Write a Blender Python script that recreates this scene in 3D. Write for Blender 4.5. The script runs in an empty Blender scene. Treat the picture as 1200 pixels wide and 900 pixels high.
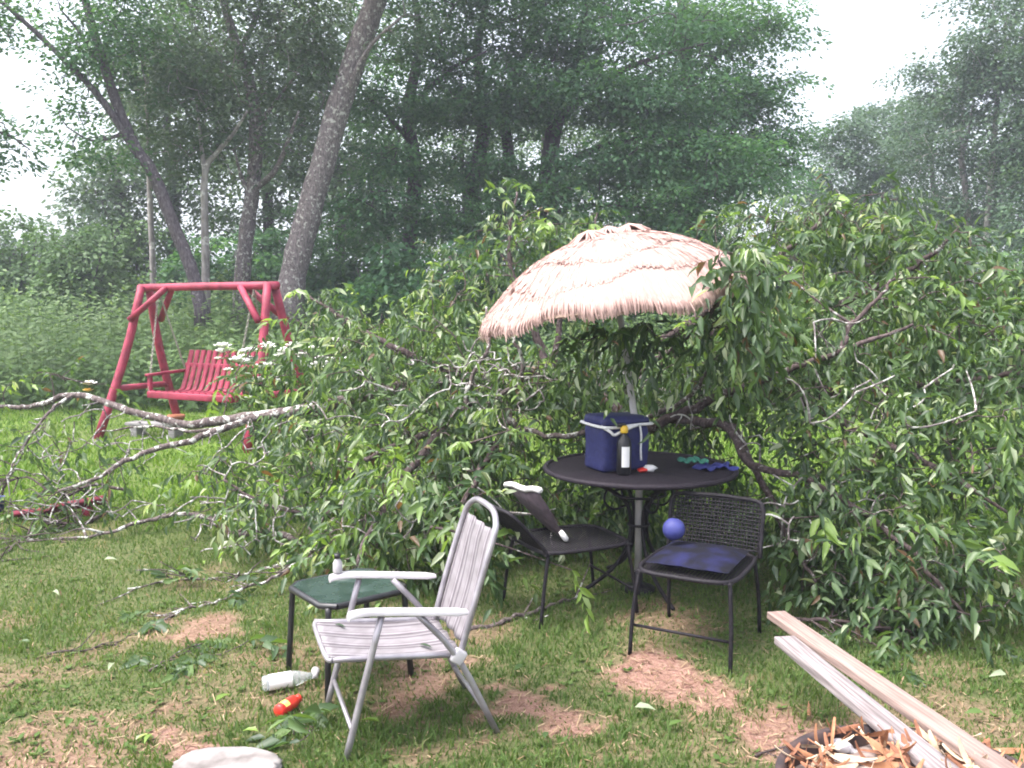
import bpy, bmesh, math, random
import numpy as np
from mathutils import Vector, Matrix

# ------------------------------------------------------------------ camera, sky, sun, exposure
scene = bpy.context.scene
col = scene.collection
CAM_H, HORIZON, FOC = 1.6, 366.0, 1000.0          # eye height, horizon row, focal length for a 1200 x 900 picture
PITCH = math.atan((450.0 - HORIZON) / FOC)
cam_data = bpy.data.cameras.new('camera')
cam = bpy.data.objects.new('camera', cam_data)
col.objects.link(cam)
cam_data.sensor_width = 36.0
cam_data.lens = 36.0 * FOC / 1200.0
cam_data.clip_start = 0.05
cam_data.clip_end = 3000.0
cam.location = (0, 0, CAM_H)
cam.rotation_euler = (math.pi / 2 - PITCH, 0, 0)
scene.camera = cam

SUN_EL, SUN_AZ = 64.0, 250.0                       # azimuth measured from +Y clockwise: behind the camera, to the left
world = bpy.data.worlds.new('World')
scene.world = world
world.use_nodes = True
wn, wl = world.node_tree.nodes, world.node_tree.links
wn.clear()
w_out = wn.new('ShaderNodeOutputWorld')
w_bg = wn.new('ShaderNodeBackground')
w_sky = wn.new('ShaderNodeTexSky')
w_sky.sky_type = 'NISHITA'
w_sky.sun_disc = False
w_sky.sun_elevation = math.radians(SUN_EL)
w_sky.sun_rotation = math.radians(SUN_AZ)
w_sky.dust_density = 6.0
w_sky.air_density = 1.0
w_hsv = wn.new('ShaderNodeHueSaturation')          # thin overcast: the same sky with most of its blue gone
w_hsv.inputs['Saturation'].default_value = 0.42
wl.new(w_sky.outputs['Color'], w_hsv.inputs['Color'])
wl.new(w_hsv.outputs['Color'], w_bg.inputs['Color'])
w_bg.inputs['Strength'].default_value = 0.15
wl.new(w_bg.outputs['Background'], w_out.inputs['Surface'])

sun_data = bpy.data.lights.new('sun', 'SUN')
sun_data.energy = 1.0
sun_data.angle = math.radians(28)
sun_data.color = (1.0, 0.96, 0.93)
sun = bpy.data.objects.new('sun', sun_data)
col.objects.link(sun)
az, el = math.radians(SUN_AZ), math.radians(SUN_EL)
to_sun = Vector((math.sin(az) * math.cos(el), math.cos(az) * math.cos(el), math.sin(el)))
sun.rotation_euler = to_sun.to_track_quat('Z', 'Y').to_euler()
sun.location = (0, -5, 20)

vs = scene.view_settings
vs.view_transform = 'Standard'
vs.look = 'None'
vs.gamma = 1.0
vs.use_curve_mapping = False
vs.exposure = 1.98
scene.render.engine = 'CYCLES'
scene.cycles.use_denoising = True
scene.cycles.max_bounces = 5
scene.cycles.diffuse_bounces = 3
scene.cycles.transmission_bounces = 6
scene.cycles.transparent_max_bounces = 8
scene.cycles.volume_bounces = 1
scene.cycles.filter_width = 1.9

# ------------------------------------------------------------------ helpers
R = math.radians
rng = np.random.default_rng(7)
random.seed(7)
_F = np.array([0, math.cos(PITCH), -math.sin(PITCH)])
_U = np.array([0, math.sin(PITCH), math.cos(PITCH)])


def at(px, py, D):
    """point of the place seen in the photograph at (px, py), D metres away along the ground"""
    d = _F + np.array([1.0, 0, 0]) * (px - 600) / FOC - _U * (py - 450) / FOC
    return np.array([0, 0, CAM_H]) + d * (D / d[1])


def gnd(px, py):
    d = _F + np.array([1.0, 0, 0]) * (px - 600) / FOC - _U * (py - 450) / FOC
    return np.array([0, 0, CAM_H]) + d * (-CAM_H / d[2])


def path3(*pts):
    return np.array([at(*p) for p in pts])


def nrmz(a):
    a = np.asarray(a, float)
    return a / np.maximum(np.linalg.norm(a, axis=-1, keepdims=True), 1e-9)


def tag(o, label=None, cat=None, group=None, kind=None):
    for k, v in (('label', label), ('category', cat), ('group', group), ('kind', kind)):
        if v:
            o[k] = v
    return o


def thing(name, label, cat, loc=(0, 0, 0), rz=0.0, group=None):
    o = bpy.data.objects.new(name, None)
    col.objects.link(o)
    o.empty_display_size = 0.1
    o.location = loc
    o.rotation_euler = (0, 0, rz)
    return tag(o, label, cat, group)


def np_mesh(name, V, loops, totals, smooth=False, face_attrs=None, point_attrs=None):
    V = np.asarray(V, np.float32)
    loops = np.asarray(loops, np.int32)
    totals = np.asarray(totals, np.int32)
    me = bpy.data.meshes.new(name)
    me.vertices.add(len(V))
    me.vertices.foreach_set('co', V.ravel())
    me.loops.add(len(loops))
    me.loops.foreach_set('vertex_index', loops)
    me.polygons.add(len(totals))
    starts = np.concatenate([[0], np.cumsum(totals)[:-1]]).astype(np.int32)
    me.polygons.foreach_set('loop_start', starts)
    if smooth:
        me.polygons.foreach_set('use_smooth', np.ones(len(totals), bool))
    me.update(calc_edges=True)
    for k, v in (face_attrs or {}).items():
        a = me.attributes.new(k, 'FLOAT', 'FACE')
        a.data.foreach_set('value', np.asarray(v, np.float32))
    for k, v in (point_attrs or {}).items():
        a = me.attributes.new(k, 'FLOAT', 'POINT')
        a.data.foreach_set('value', np.asarray(v, np.float32))
    return me


def link(name, me, m=None, parent=None, loc=None):
    if m is not None and not me.materials:
        me.materials.append(m)
    o = bpy.data.objects.new(name, me)
    col.objects.link(o)
    if parent is not None:
        o.parent = parent
    if loc is not None:
        o.location = loc
    return o


def tube_geo(P, rad, n=8, cap=True, wob=0.0, rs=None, flat=1.0):
    P = np.asarray(P, float)
    m = len(P)
    rad = np.broadcast_to(np.asarray(rad, float), (m,))
    T = nrmz(np.gradient(P, axis=0))
    ref = np.array([0, 0, 1.0]) if abs(T[0][2]) < 0.9 else np.array([1.0, 0, 0])
    u = nrmz(np.cross(T[0], ref))
    V = []
    a = np.arange(n) * 2 * math.pi / n
    for i in range(m):
        u = nrmz(u - T[i] * np.dot(u, T[i]))
        v = np.cross(T[i], u)
        r = np.full(n, rad[i])
        if wob:
            r = r * (1 + wob * (rs or rng).standard_normal(n))
        V.append(P[i] + (np.cos(a) * r)[:, None] * u + (np.sin(a) * r * flat)[:, None] * v)
    V = np.concatenate(V)
    i, j = np.meshgrid(np.arange(m - 1), np.arange(n), indexing='ij')
    q = np.stack([i * n + j, i * n + (j + 1) % n, (i + 1) * n + (j + 1) % n, (i + 1) * n + j], -1).reshape(-1, 4)
    loops = q.ravel()
    tot = np.full(len(q), 4)
    if cap:
        loops = np.concatenate([loops, np.arange(n)[::-1], (m - 1) * n + np.arange(n)])
        tot = np.concatenate([tot, [n, n]])
    return V, loops, tot


def spline(P, k=6):
    """Catmull-Rom through the points"""
    P = np.asarray(P, float)
    if len(P) < 3:
        t = np.linspace(0, 1, k + 1)[:, None]
        return P[0] * (1 - t) + P[-1] * t
    Q = np.vstack([2 * P[0] - P[1], P, 2 * P[-1] - P[-2]])
    out = []
    for i in range(1, len(Q) - 2):
        t = np.linspace(0, 1, k, endpoint=False)[:, None]
        p0, p1, p2, p3 = Q[i - 1], Q[i], Q[i + 1], Q[i + 2]
        out.append(0.5 * (2 * p1 + (p2 - p0) * t + (2 * p0 - 5 * p1 + 4 * p2 - p3) * t * t + (3 * p1 - p0 - 3 * p2 + p3) * t ** 3))
    out.append(P[-1][None])
    return np.vstack(out)


class MB:
    """collects shapes; build() makes ONE mesh object"""
    def __init__(self):
        self.V, self.L, self.T, self.n = [], [], [], 0

    def add(self, V, loops, tot):
        self.V.append(np.asarray(V, float))
        self.L.append(np.asarray(loops, int) + self.n)
        self.T.append(np.asarray(tot, int))
        self.n += len(V)
        return self

    def tube(self, P, r, n=8, cap=True, k=0, **kw):
        P = np.asarray(P, float)
        if k:
            m = len(P)
            if np.ndim(r):
                r = np.interp(np.linspace(0, m - 1, (m - 1) * k + 1), np.arange(m), r)
            P = spline(P, k)
        return self.add(*tube_geo(P, r, n, cap, **kw))

    def bm(self, bm, mat=None):
        if mat is not None:
            bmesh.ops.transform(bm, matrix=mat, verts=bm.verts)
        bm.verts.index_update()
        V = [v.co[:] for v in bm.verts]
        L, T = [], []
        for f in bm.faces:
            L += [v.index for v in f.verts]
            T.append(len(f.verts))
        bm.free()
        return self.add(V, L, T)

    def box(self, size, loc=(0, 0, 0), rot=(0, 0, 0), bev=0.0, seg=2):
        b = bmesh.new()
        bmesh.ops.create_cube(b, size=1.0)
        bmesh.ops.scale(b, vec=size, verts=b.verts)
        if bev:
            bmesh.ops.bevel(b, geom=b.edges[:], offset=bev, segments=seg, affect='EDGES', profile=0.5)
        from mathutils import Euler
        return self.bm(b, Matrix.Translation(loc) @ Euler(rot).to_matrix().to_4x4())

    def bar(self, p, q, w, t, bev=0.0, up=(0, 0, 1)):
        """a board from p to q, w wide, t thick along up"""
        p, q = np.asarray(p, float), np.asarray(q, float)
        d = q - p
        L = np.linalg.norm(d)
        x = d / L
        y = nrmz(np.cross(np.asarray(up, float), x))
        z = np.cross(x, y)
        b = bmesh.new()
        bmesh.ops.create_cube(b, size=1.0)
        bmesh.ops.scale(b, vec=(L, w, t), verts=b.verts)
        if bev:
            bmesh.ops.bevel(b, geom=b.edges[:], offset=bev, segments=2, affect='EDGES', profile=0.5)
        M = Matrix(((x[0], y[0], z[0], 0), (x[1], y[1], z[1], 0), (x[2], y[2], z[2], 0), (0, 0, 0, 1)))
        return self.bm(b, Matrix.Translation((p + q) / 2) @ M)

    def lathe(self, prof, n=24, closed=False):
        prof = np.asarray(prof, float)
        a = np.arange(n) * 2 * math.pi / n
        V = np.concatenate([np.stack([r * np.cos(a), r * np.sin(a), np.full(n, z)], -1) for r, z in prof])
        m = len(prof)
        i, j = np.meshgrid(np.arange(m - 1), np.arange(n), indexing='ij')
        q = np.stack([i * n + j, i * n + (j + 1) % n, (i + 1) * n + (j + 1) % n, (i + 1) * n + j], -1).reshape(-1, 4)
        return self.add(V, q.ravel(), np.full(len(q), 4))

    def grid(self, G):
        """G: (m, n, 3) array of points"""
        m, n = G.shape[:2]
        i, j = np.meshgrid(np.arange(m - 1), np.arange(n - 1), indexing='ij')
        q = np.stack([i * n + j, i * n + j + 1, (i + 1) * n + j + 1, (i + 1) * n + j], -1).reshape(-1, 4)
        return self.add(G.reshape(-1, 3), q.ravel(), np.full(len(q), 4))

    def xf(self, M):
        M = np.array(M)
        self.V = [v @ M[:3, :3].T + M[:3, 3] for v in self.V]
        return self

    def mesh(self, name, smooth=False, **kw):
        return np_mesh(name, np.concatenate(self.V), np.concatenate(self.L), np.concatenate(self.T), smooth, **kw)

    def build(self, name, m, parent=None, loc=None, smooth=False, rel=False, **kw):
        """rel: the shapes were given in world coordinates; the parent stands unrotated at its location"""
        if rel and parent is not None:
            off = np.array(parent.location)
            self.V = [v - off for v in self.V]
        return link(name, self.mesh(name, smooth, **kw), m, parent, loc)


def solidify(o, t, offset=0.0):
    md = o.modifiers.new('thickness', 'SOLIDIFY')
    md.thickness = t
    md.offset = offset
    return o


# value noise, for the lie of the land and for patches
_NT = np.random.default_rng(3).random((64, 64))


def vnoise(x, y):
    xi, yi = np.floor(x).astype(int), np.floor(y).astype(int)
    fx, fy = x - xi, y - yi
    fx, fy = fx * fx * (3 - 2 * fx), fy * fy * (3 - 2 * fy)
    g = lambda a, b: _NT[a % 64, b % 64]
    return (g(xi, yi) * (1 - fx) + g(xi + 1, yi) * fx) * (1 - fy) + (g(xi, yi + 1) * (1 - fx) + g(xi + 1, yi + 1) * fx) * fy


def fbm(x, y):
    return vnoise(x, y) * .5 + vnoise(x * 2.1 + 7, y * 2.1 + 3) * .3 + vnoise(x * 4.3 + 1, y * 4.3 + 9) * .2


def gz(x, y):
    x, y = np.asarray(x, float), np.asarray(y, float)
    return (fbm(x * .55 + 20, y * .55 + 20) - .5) * .035 + (vnoise(x * 5, y * 5) - .5) * .010


# ------------------------------------------------------------------ materials
def new_mat(name):
    m = bpy.data.materials.new(name)
    m.use_nodes = True
    nt = m.node_tree
    b = nt.nodes['Principled BSDF']
    return m, nt, b


def N(nt, t, **kw):
    n = nt.nodes.new(t)
    for k, v in kw.items():
        if k in n.inputs:
            n.inputs[k].default_value = v
        else:
            setattr(n, k, v)
    return n


def ramp(nt, stops, interp='LINEAR'):
    n = nt.nodes.new('ShaderNodeValToRGB')
    cr = n.color_ramp
    cr.interpolation = interp
    while len(cr.elements) < len(stops):
        cr.elements.new(0.5)
    for e, (p, c) in zip(cr.elements, stops):
        e.position = p
        e.color = (c[0], c[1], c[2], 1)
    return n


def plain(name, c1, c2=None, rough=0.6, scale=20.0, metal=0.0, bump=0.0, spec=0.5, detail=4.0, stretch=None, lo=.35, hi=.65):
    """two tones of the same surface, broken up by noise"""
    m, nt, b = new_mat(name)
    c2 = c2 or tuple(min(1, x * 1.25) for x in c1)
    tc = N(nt, 'ShaderNodeTexCoord')
    nz = N(nt, 'ShaderNodeTexNoise', Scale=scale, Detail=detail)
    src = tc.outputs['Object']
    if stretch:
        mp = N(nt, 'ShaderNodeMapping')
        mp.inputs['Scale'].default_value = stretch
        nt.links.new(src, mp.inputs['Vector'])
        src = mp.outputs['Vector']
    nt.links.new(src, nz.inputs['Vector'])
    r = ramp(nt, [(lo, c1), (hi, c2)])
    nt.links.new(nz.outputs['Fac'], r.inputs['Fac'])
    nt.links.new(r.outputs['Color'], b.inputs['Base Color'])
    b.inputs['Roughness'].default_value = rough
    b.inputs['Metallic'].default_value = metal
    b.inputs['Specular IOR Level'].default_value = spec
    if bump:
        bp = N(nt, 'ShaderNodeBump', Strength=bump, Distance=0.01)
        nt.links.new(nz.outputs['Fac'], bp.inputs['Height'])
        nt.links.new(bp.outputs['Normal'], b.inputs['Normal'])
    return m


def leaf_mat(name, stops, trans=0.35, rough=0.45, spec=0.4):
    """leaf colour from each leaf's own random number"""
    m, nt, b = new_mat(name)
    a = N(nt, 'ShaderNodeAttribute', attribute_name='rnd')
    r = ramp(nt, stops)
    nt.links.new(a.outputs['Fac'], r.inputs['Fac'])
    nt.links.new(r.outputs['Color'], b.inputs['Base Color'])
    b.inputs['Roughness'].default_value = rough
    b.inputs['Specular IOR Level'].default_value = spec
    tl = N(nt, 'ShaderNodeBsdfTranslucent')
    mul = N(nt, 'ShaderNodeMix', data_type='RGBA', blend_type='MULTIPLY')
    mul.inputs['Factor'].default_value = 1.0
    nt.links.new(r.outputs['Color'], mul.inputs['A'])
    mul.inputs['B'].default_value = (1.25, 1.25, 0.6, 1)
    nt.links.new(mul.outputs['Result'], tl.inputs['Color'])
    mx = N(nt, 'ShaderNodeMixShader', Fac=trans)
    nt.links.new(b.outputs['BSDF'], mx.inputs[1])
    nt.links.new(tl.outputs['BSDF'], mx.inputs[2])
    out = nt.nodes['Material Output']
    nt.links.new(mx.outputs['Shader'], out.inputs['Surface'])
    return m


def bark_mat(name, dark, pale, lichen, scale=9.0, amount=.55):
    m, nt, b = new_mat(name)
    tc = N(nt, 'ShaderNodeTexCoord')
    mp = N(nt, 'ShaderNodeMapping')
    mp.inputs['Scale'].default_value = (1, 1, .35)
    nt.links.new(tc.outputs['Object'], mp.inputs['Vector'])
    n1 = N(nt, 'ShaderNodeTexNoise', Scale=scale * 3, Detail=6.0)
    n2 = N(nt, 'ShaderNodeTexNoise', Scale=scale, Detail=5.0, Roughness=.65)
    nt.links.new(mp.outputs['Vector'], n1.inputs['Vector'])
    nt.links.new(tc.outputs['Object'], n2.inputs['Vector'])
    r1 = ramp(nt, [(.35, dark), (.65, pale)])
    nt.links.new(n1.outputs['Fac'], r1.inputs['Fac'])
    r2 = ramp(nt, [(amount, (0, 0, 0)), (amount + .06, (1, 1, 1))])
    nt.links.new(n2.outputs['Fac'], r2.inputs['Fac'])
    mx = N(nt, 'ShaderNodeMix', data_type='RGBA')
    nt.links.new(r2.outputs['Color'], mx.inputs['Factor'])
    nt.links.new(r1.outputs['Color'], mx.inputs['A'])
    mx.inputs['B'].default_value = (*lichen, 1)
    nt.links.new(mx.outputs['Result'], b.inputs['Base Color'])
    b.inputs['Roughness'].default_value = .9
    b.inputs['Specular IOR Level'].default_value = .2
    bp = N(nt, 'ShaderNodeBump', Strength=.6, Distance=.02)
    nt.links.new(n1.outputs['Fac'], bp.inputs['Height'])
    nt.links.new(bp.outputs['Normal'], b.inputs['Normal'])
    return m


M = {}
# foliage
M['cherry_leaf'] = leaf_mat('cherry_leaf', [(0, (.16, .085, .045)), (.015, (.09, .075, .035)), (.03, (.034, .066, .032)), (.36, (.058, .110, .044)), (.64, (.095, .165, .050)), (.82, (.16, .26, .055)), (.94, (.23, .35, .08)), (.97, (.30, .38, .20)), (1, (.36, .42, .28))], .44, .42, .55)
M['maple_leaf'] = leaf_mat('maple_leaf', [(0, (.032, .088, .042)), (.6, (.060, .145, .064)), (.9, (.095, .205, .074)), (1, (.13, .25, .09))], .48, .55, .3)
M['grey_leaf'] = leaf_mat('grey_leaf', [(0, (.048, .088, .052)), (.6, (.078, .132, .070)), (1, (.12, .19, .095))], .35, .55, .3)
M['bush_leaf'] = leaf_mat('bush_leaf', [(0, (.05, .10, .04)), (.6, (.085, .16, .055)), (1, (.14, .24, .08))], .35, .55, .3)
M['far_leaf'] = leaf_mat('far_leaf', [(0, (.042, .082, .052)), (.6, (.065, .120, .068)), (1, (.10, .17, .09))], .35, .6, .3)
M['weed_leaf'] = leaf_mat('weed_leaf', [(0, (.065, .12, .045)), (.5, (.115, .195, .07)), (.85, (.17, .26, .095)), (1, (.24, .33, .15))], .42, .5, .3)
M['grass'] = leaf_mat('grass', [(0, (.060, .112, .030)), (.45, (.095, .160, .042)), (.75, (.140, .195, .060)), (.88, (.20, .20, .095)), (1, (.31, .25, .15))], .40, .6, .2)
M['far_grass'] = leaf_mat('far_grass', [(0, (.070, .140, .020)), (.5, (.125, .225, .028)), (1, (.20, .30, .045))], .35, .6, .25)
# bark
M['lichen_bark'] = bark_mat('lichen_bark', (.06, .045, .045), (.16, .13, .125), (.50, .50, .47), 16, .54)
M['dead_bark'] = bark_mat('dead_bark', (.12, .10, .10), (.24, .21, .21), (.48, .47, .45), 22, .50)
M['twig_bark'] = bark_mat('twig_bark', (.045, .032, .032), (.12, .09, .09), (.34, .33, .32), 18, .60)
M['dark_bark'] = bark_mat('dark_bark', (.040, .030, .040), (.095, .075, .090), (.20, .18, .19), 4, .62)
M['grey_bark'] = bark_mat('grey_bark', (.085, .070, .075), (.20, .17, .175), (.38, .37, .35), 13, .55)
M['fork_bark'] = bark_mat('fork_bark', (.055, .045, .055), (.13, .11, .125), (.24, .22, .23), 10, .6)
M['pale_bark'] = bark_mat('pale_bark', (.18, .16, .16), (.34, .31, .31), (.52, .50, .49), 4, .56)
M['inner_wood'] = plain('inner_wood', (.42, .27, .14), (.60, .42, .25), .8, 30, bump=.4)
# made things
M['red_paint'] = plain('red_paint', (.15, .008, .026), (.30, .024, .060), .6, 7, bump=.4, detail=9, lo=.3, hi=.6)
M['black_metal'] = plain('black_metal', (.008, .007, .010), (.018, .015, .020), .6, 60, bump=.1, spec=.22)
M['table_metal'] = plain('table_metal', (.014, .011, .016), (.026, .020, .028), .65, 60, bump=.1, spec=.2)
M['chain'] = plain('chain', (.30, .28, .24), (.42, .40, .36), .5, 60, metal=.6)
M['alu'] = plain('alu', (.26, .24, .27), (.38, .36, .39), .42, 14, metal=.55)
M['white_plastic'] = plain('white_plastic', (.36, .34, .36), (.50, .48, .50), .4, 8)
M['dark_green_frame'] = plain('dark_green_frame', (.012, .012, .014), (.022, .022, .026), .4, 30)
M['navy'] = plain('navy', (.010, .012, .075), (.016, .020, .11), .7, 40, bump=.3)
M['white_strap'] = plain('white_strap', (.62, .62, .64), (.75, .75, .77), .7, 60)
M['plum_cloth'] = plain('plum_cloth', (.050, .034, .046), (.085, .062, .080), .85, 30, bump=.3)
M['white_cloth'] = plain('white_cloth', (.62, .60, .60), (.75, .73, .73), .8, 30)
M['blue_cloth'] = plain('blue_cloth', (.005, .005, .010), (.012, .013, .055), .85, 9, bump=.5, lo=.45, hi=.70, spec=.2)
M['blue_towel'] = plain('blue_towel', (.010, .012, .09), (.04, .05, .26), .8, 12, bump=.4)
M['green_cloth'] = plain('green_cloth', (.02, .12, .09), (.06, .26, .18), .75, 14, bump=.3)
M['blue_plastic'] = plain('blue_plastic', (.022, .026, .13), (.035, .042, .20), .65, 8)
M['red_plastic'] = plain('red_plastic', (.55, .02, .015), (.70, .05, .03), .35, 18)
M['yellow_print'] = plain('yellow_print', (.72, .62, .10), (.80, .72, .22), .5, 40)
M['yellow_plastic'] = plain('yellow_plastic', (.60, .36, .02), (.70, .45, .04), .4, 30)
M['black_plastic'] = plain('black_plastic', (.006, .006, .008), (.014, .013, .016), .35, 30)
M['label_white'] = plain('label_white', (.72, .71, .72), (.80, .79, .80), .5, 30)
M['board_pink'] = plain('board_pink', (.13, .09, .078), (.29, .21, .185), .9, 5, bump=.6, stretch=(.8, 16, 16), detail=9, lo=.25, hi=.62)
M['board_grey'] = plain('board_grey', (.12, .10, .10), (.31, .275, .28), .9, 5, bump=.6, stretch=(.8, 16, 16), detail=9, lo=.34, hi=.66, spec=.2)
M['old_board'] = plain('old_board', (.16, .15, .155), (.27, .26, .26), .85, 6, bump=.3, stretch=(1.2, 14, 14))
M['stone'] = plain('stone', (.11, .095, .09), (.28, .26, .255), .9, 9, bump=.8, detail=8)
M['rust'] = plain('rust', (.022, .016, .020), (.075, .042, .036), .8, 14, bump=.4, detail=8)
M['ash'] = plain('ash', (.12, .085, .075), (.28, .22, .20), .95, 26, bump=.6, detail=8)
M['shaving_pale'] = plain('shaving_pale', (.34, .25, .16), (.52, .41, .30), .8, 25, bump=.2)
M['shaving_orange'] = plain('shaving_orange', (.26, .11, .05), (.40, .20, .11), .8, 25, bump=.2)
M['shaving_brown'] = plain('shaving_brown', (.14, .055, .030), (.26, .11, .06), .85, 25, bump=.2)
M['terracotta'] = plain('terracotta', (.36, .12, .06), (.46, .18, .10), .85, 20)
M['petal_white'] = plain('petal_white', (.68, .68, .64), (.80, .80, .76), .7, 30)
M['petal_yellow'] = plain('petal_yellow', (.66, .44, .10), (.76, .56, .20), .7, 30)
M['thatch_base'] = plain('thatch_base', (.36, .24, .19), (.46, .33, .27), .9, 40, bump=.4)


def thatch_mat():
    m, nt, b = new_mat('thatch')
    a = N(nt, 'ShaderNodeAttribute', attribute_name='rnd')
    r = ramp(nt, [(0, (.33, .220, .195)), (.5, (.40, .272, .246)), (1, (.46, .325, .297))])
    nt.links.new(a.outputs['Fac'], r.inputs['Fac'])
    nt.links.new(r.outputs['Color'], b.inputs['Base Color'])
    b.inputs['Roughness'].default_value = .8
    b.inputs['Specular IOR Level'].default_value = .2
    return m


M['thatch'] = thatch_mat()


def sling_mat():
    m, nt, b = new_mat('striped_sling')
    a = N(nt, 'ShaderNodeAttribute', attribute_name='across')
    mul = N(nt, 'ShaderNodeMath', operation='MULTIPLY')
    mul.inputs[1].default_value = 7.0
    fr = N(nt, 'ShaderNodeMath', operation='FRACT')
    nt.links.new(a.outputs['Fac'], mul.inputs[0])
    nt.links.new(mul.outputs[0], fr.inputs[0])
    r = ramp(nt, [(0, (.21, .195, .21)), (.40, (.21, .195, .21)), (.46, (.095, .083, .095)), (.62, (.105, .092, .105)), (.68, (.145, .132, .145)), (.80, (.33, .30, .33)), (.84, (.13, .118, .13)), (.95, (.21, .195, .21))])
    nt.links.new(fr.outputs[0], r.inputs['Fac'])
    nz = N(nt, 'ShaderNodeTexNoise', Scale=7.0, Detail=6.0)
    r2 = ramp(nt, [(.3, (.74, .72, .72)), (.6, (1, 1, 1))])
    nt.links.new(nz.outputs['Fac'], r2.inputs['Fac'])
    mx = N(nt, 'ShaderNodeMix', data_type='RGBA', blend_type='MULTIPLY')
    mx.inputs['Factor'].default_value = 1
    nt.links.new(r.outputs['Color'], mx.inputs['A'])
    nt.links.new(r2.outputs['Color'], mx.inputs['B'])
    nt.links.new(mx.outputs['Result'], b.inputs['Base Color'])
    b.inputs['Roughness'].default_value = .75
    return m


M['sling'] = sling_mat()


def glass_top_mat():
    m, nt, b = new_mat('green_table_glass')
    tc = N(nt, 'ShaderNodeTexCoord')
    nz = N(nt, 'ShaderNodeTexNoise', Scale=9.0, Detail=7.0)
    nt.links.new(tc.outputs['Object'], nz.inputs['Vector'])
    r = ramp(nt, [(.35, (.014, .028, .025)), (.62, (.026, .048, .042)), (.74, (.10, .12, .115))])
    nt.links.new(nz.outputs['Fac'], r.inputs['Fac'])
    nt.links.new(r.outputs['Color'], b.inputs['Base Color'])
    r2 = ramp(nt, [(.3, (.12, .12, .12)), (.7, (.4, .4, .4))])
    nt.links.new(nz.outputs['Fac'], r2.inputs['Fac'])
    nt.links.new(r2.outputs['Color'], b.inputs['Roughness'])
    b.inputs['Specular IOR Level'].default_value = .6
    return m


M['glass_top'] = glass_top_mat()


def bottle_mat(name, colr, trans, rough=.12):
    m, nt, b = new_mat(name)
    b.inputs['Base Color'].default_value = (*colr, 1)
    b.inputs['Transmission Weight'].default_value = trans
    b.inputs['Roughness'].default_value = rough
    b.inputs['IOR'].default_value = 1.2
    return m


M['clear_plastic'] = bottle_mat('clear_plastic', (.80, .84, .86), .75)


def ground_mat():
    m, nt, b = new_mat('lawn_soil')
    tc = N(nt, 'ShaderNodeTexCoord')
    P = tc.outputs['Object']
    n1 = N(nt, 'ShaderNodeTexNoise', Scale=1.1, Detail=6.0, Roughness=.6)
    n2 = N(nt, 'ShaderNodeTexNoise', Scale=45.0, Detail=6.0, Roughness=.7)
    n3 = N(nt, 'ShaderNodeTexNoise', Scale=150.0, Detail=3.0)
    for n in (n1, n2, n3):
        nt.links.new(P, n.inputs['Vector'])
    turf = ramp(nt, [(.30, (.050, .070, .026)), (.50, (.090, .110, .042)), (.68, (.18, .15, .085))])
    nt.links.new(n2.outputs['Fac'], turf.inputs['Fac'])
    dirt = ramp(nt, [(.28, (.11, .050, .042)), (.5, (.23, .120, .10)), (.72, (.37, .24, .20))])
    nt.links.new(n2.outputs['Fac'], dirt.inputs['Fac'])
    straw = ramp(nt, [(.45, (0, 0, 0)), (.60, (1, 1, 1))])
    nt.links.new(n3.outputs['Fac'], straw.inputs['Fac'])
    dm = N(nt, 'ShaderNodeMix', data_type='RGBA')
    sf = N(nt, 'ShaderNodeMath', operation='MULTIPLY')
    sf.inputs[1].default_value = .5
    nt.links.new(straw.outputs['Color'], sf.inputs[0])
    nt.links.new(sf.outputs[0], dm.inputs['Factor'])
    nt.links.new(dirt.outputs['Color'], dm.inputs['A'])
    dm.inputs['B'].default_value = (.36, .26, .18, 1)
    a = N(nt, 'ShaderNodeAttribute', attribute_name='bare')
    mx = N(nt, 'ShaderNodeMix', data_type='RGBA')
    nt.links.new(a.outputs['Fac'], mx.inputs['Factor'])
    nt.links.new(turf.outputs['Color'], mx.inputs['A'])
    nt.links.new(dm.outputs['Result'], mx.inputs['B'])
    a2 = N(nt, 'ShaderNodeAttribute', attribute_name='lush')
    lush = ramp(nt, [(.30, (.075, .125, .022)), (.7, (.15, .22, .04))])
    nt.links.new(n2.outputs['Fac'], lush.inputs['Fac'])
    mx2 = N(nt, 'ShaderNodeMix', data_type='RGBA')
    nt.links.new(a2.outputs['Fac'], mx2.inputs['Factor'])
    nt.links.new(mx.outputs['Result'], mx2.inputs['A'])
    nt.links.new(lush.outputs['Color'], mx2.inputs['B'])
    nt.links.new(mx2.outputs['Result'], b.inputs['Base Color'])
    b.inputs['Roughness'].default_value = .95
    b.inputs['Specular IOR Level'].default_value = .15
    bp = N(nt, 'ShaderNodeBump', Strength=.8, Distance=.02)
    nt.links.new(n2.outputs['Fac'], bp.inputs['Height'])
    nt.links.new(bp.outputs['Normal'], b.inputs['Normal'])
    return m


M['ground'] = ground_mat()

# ------------------------------------------------------------------ ground
# bare patches: (pixel x, pixel y, half width m, half depth m, strength); places on the lawn worn to dirt
BARE = [(225, 742, .26, .22, .8), (212, 868, .14, .10, 1), (150, 850, .26, .12, .6), (45, 885, .22, .14, .75), (615, 838, .20, .14, .95),
        (772, 797, .25, .33, 1), (495, 795, .22, .25, .8), (905, 868, .22, .24, .95), (970, 872, .28, .2, .9), (350, 772, .25, .2, .45),
        (530, 880, .18, .08, .4), (120, 760, .2, .15, .35), (690, 880, .2, .06, .4), (300, 815, .2, .10, .45), (560, 745, .25, .2, .5),
        (1090, 840, .3, .3, .45), (0, 800, .25, .25, .45), (780, 730, .3, .25, .55)]
BARE = [(*gnd(a, b)[:2], c, d, e) for a, b, c, d, e in BARE]


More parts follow.
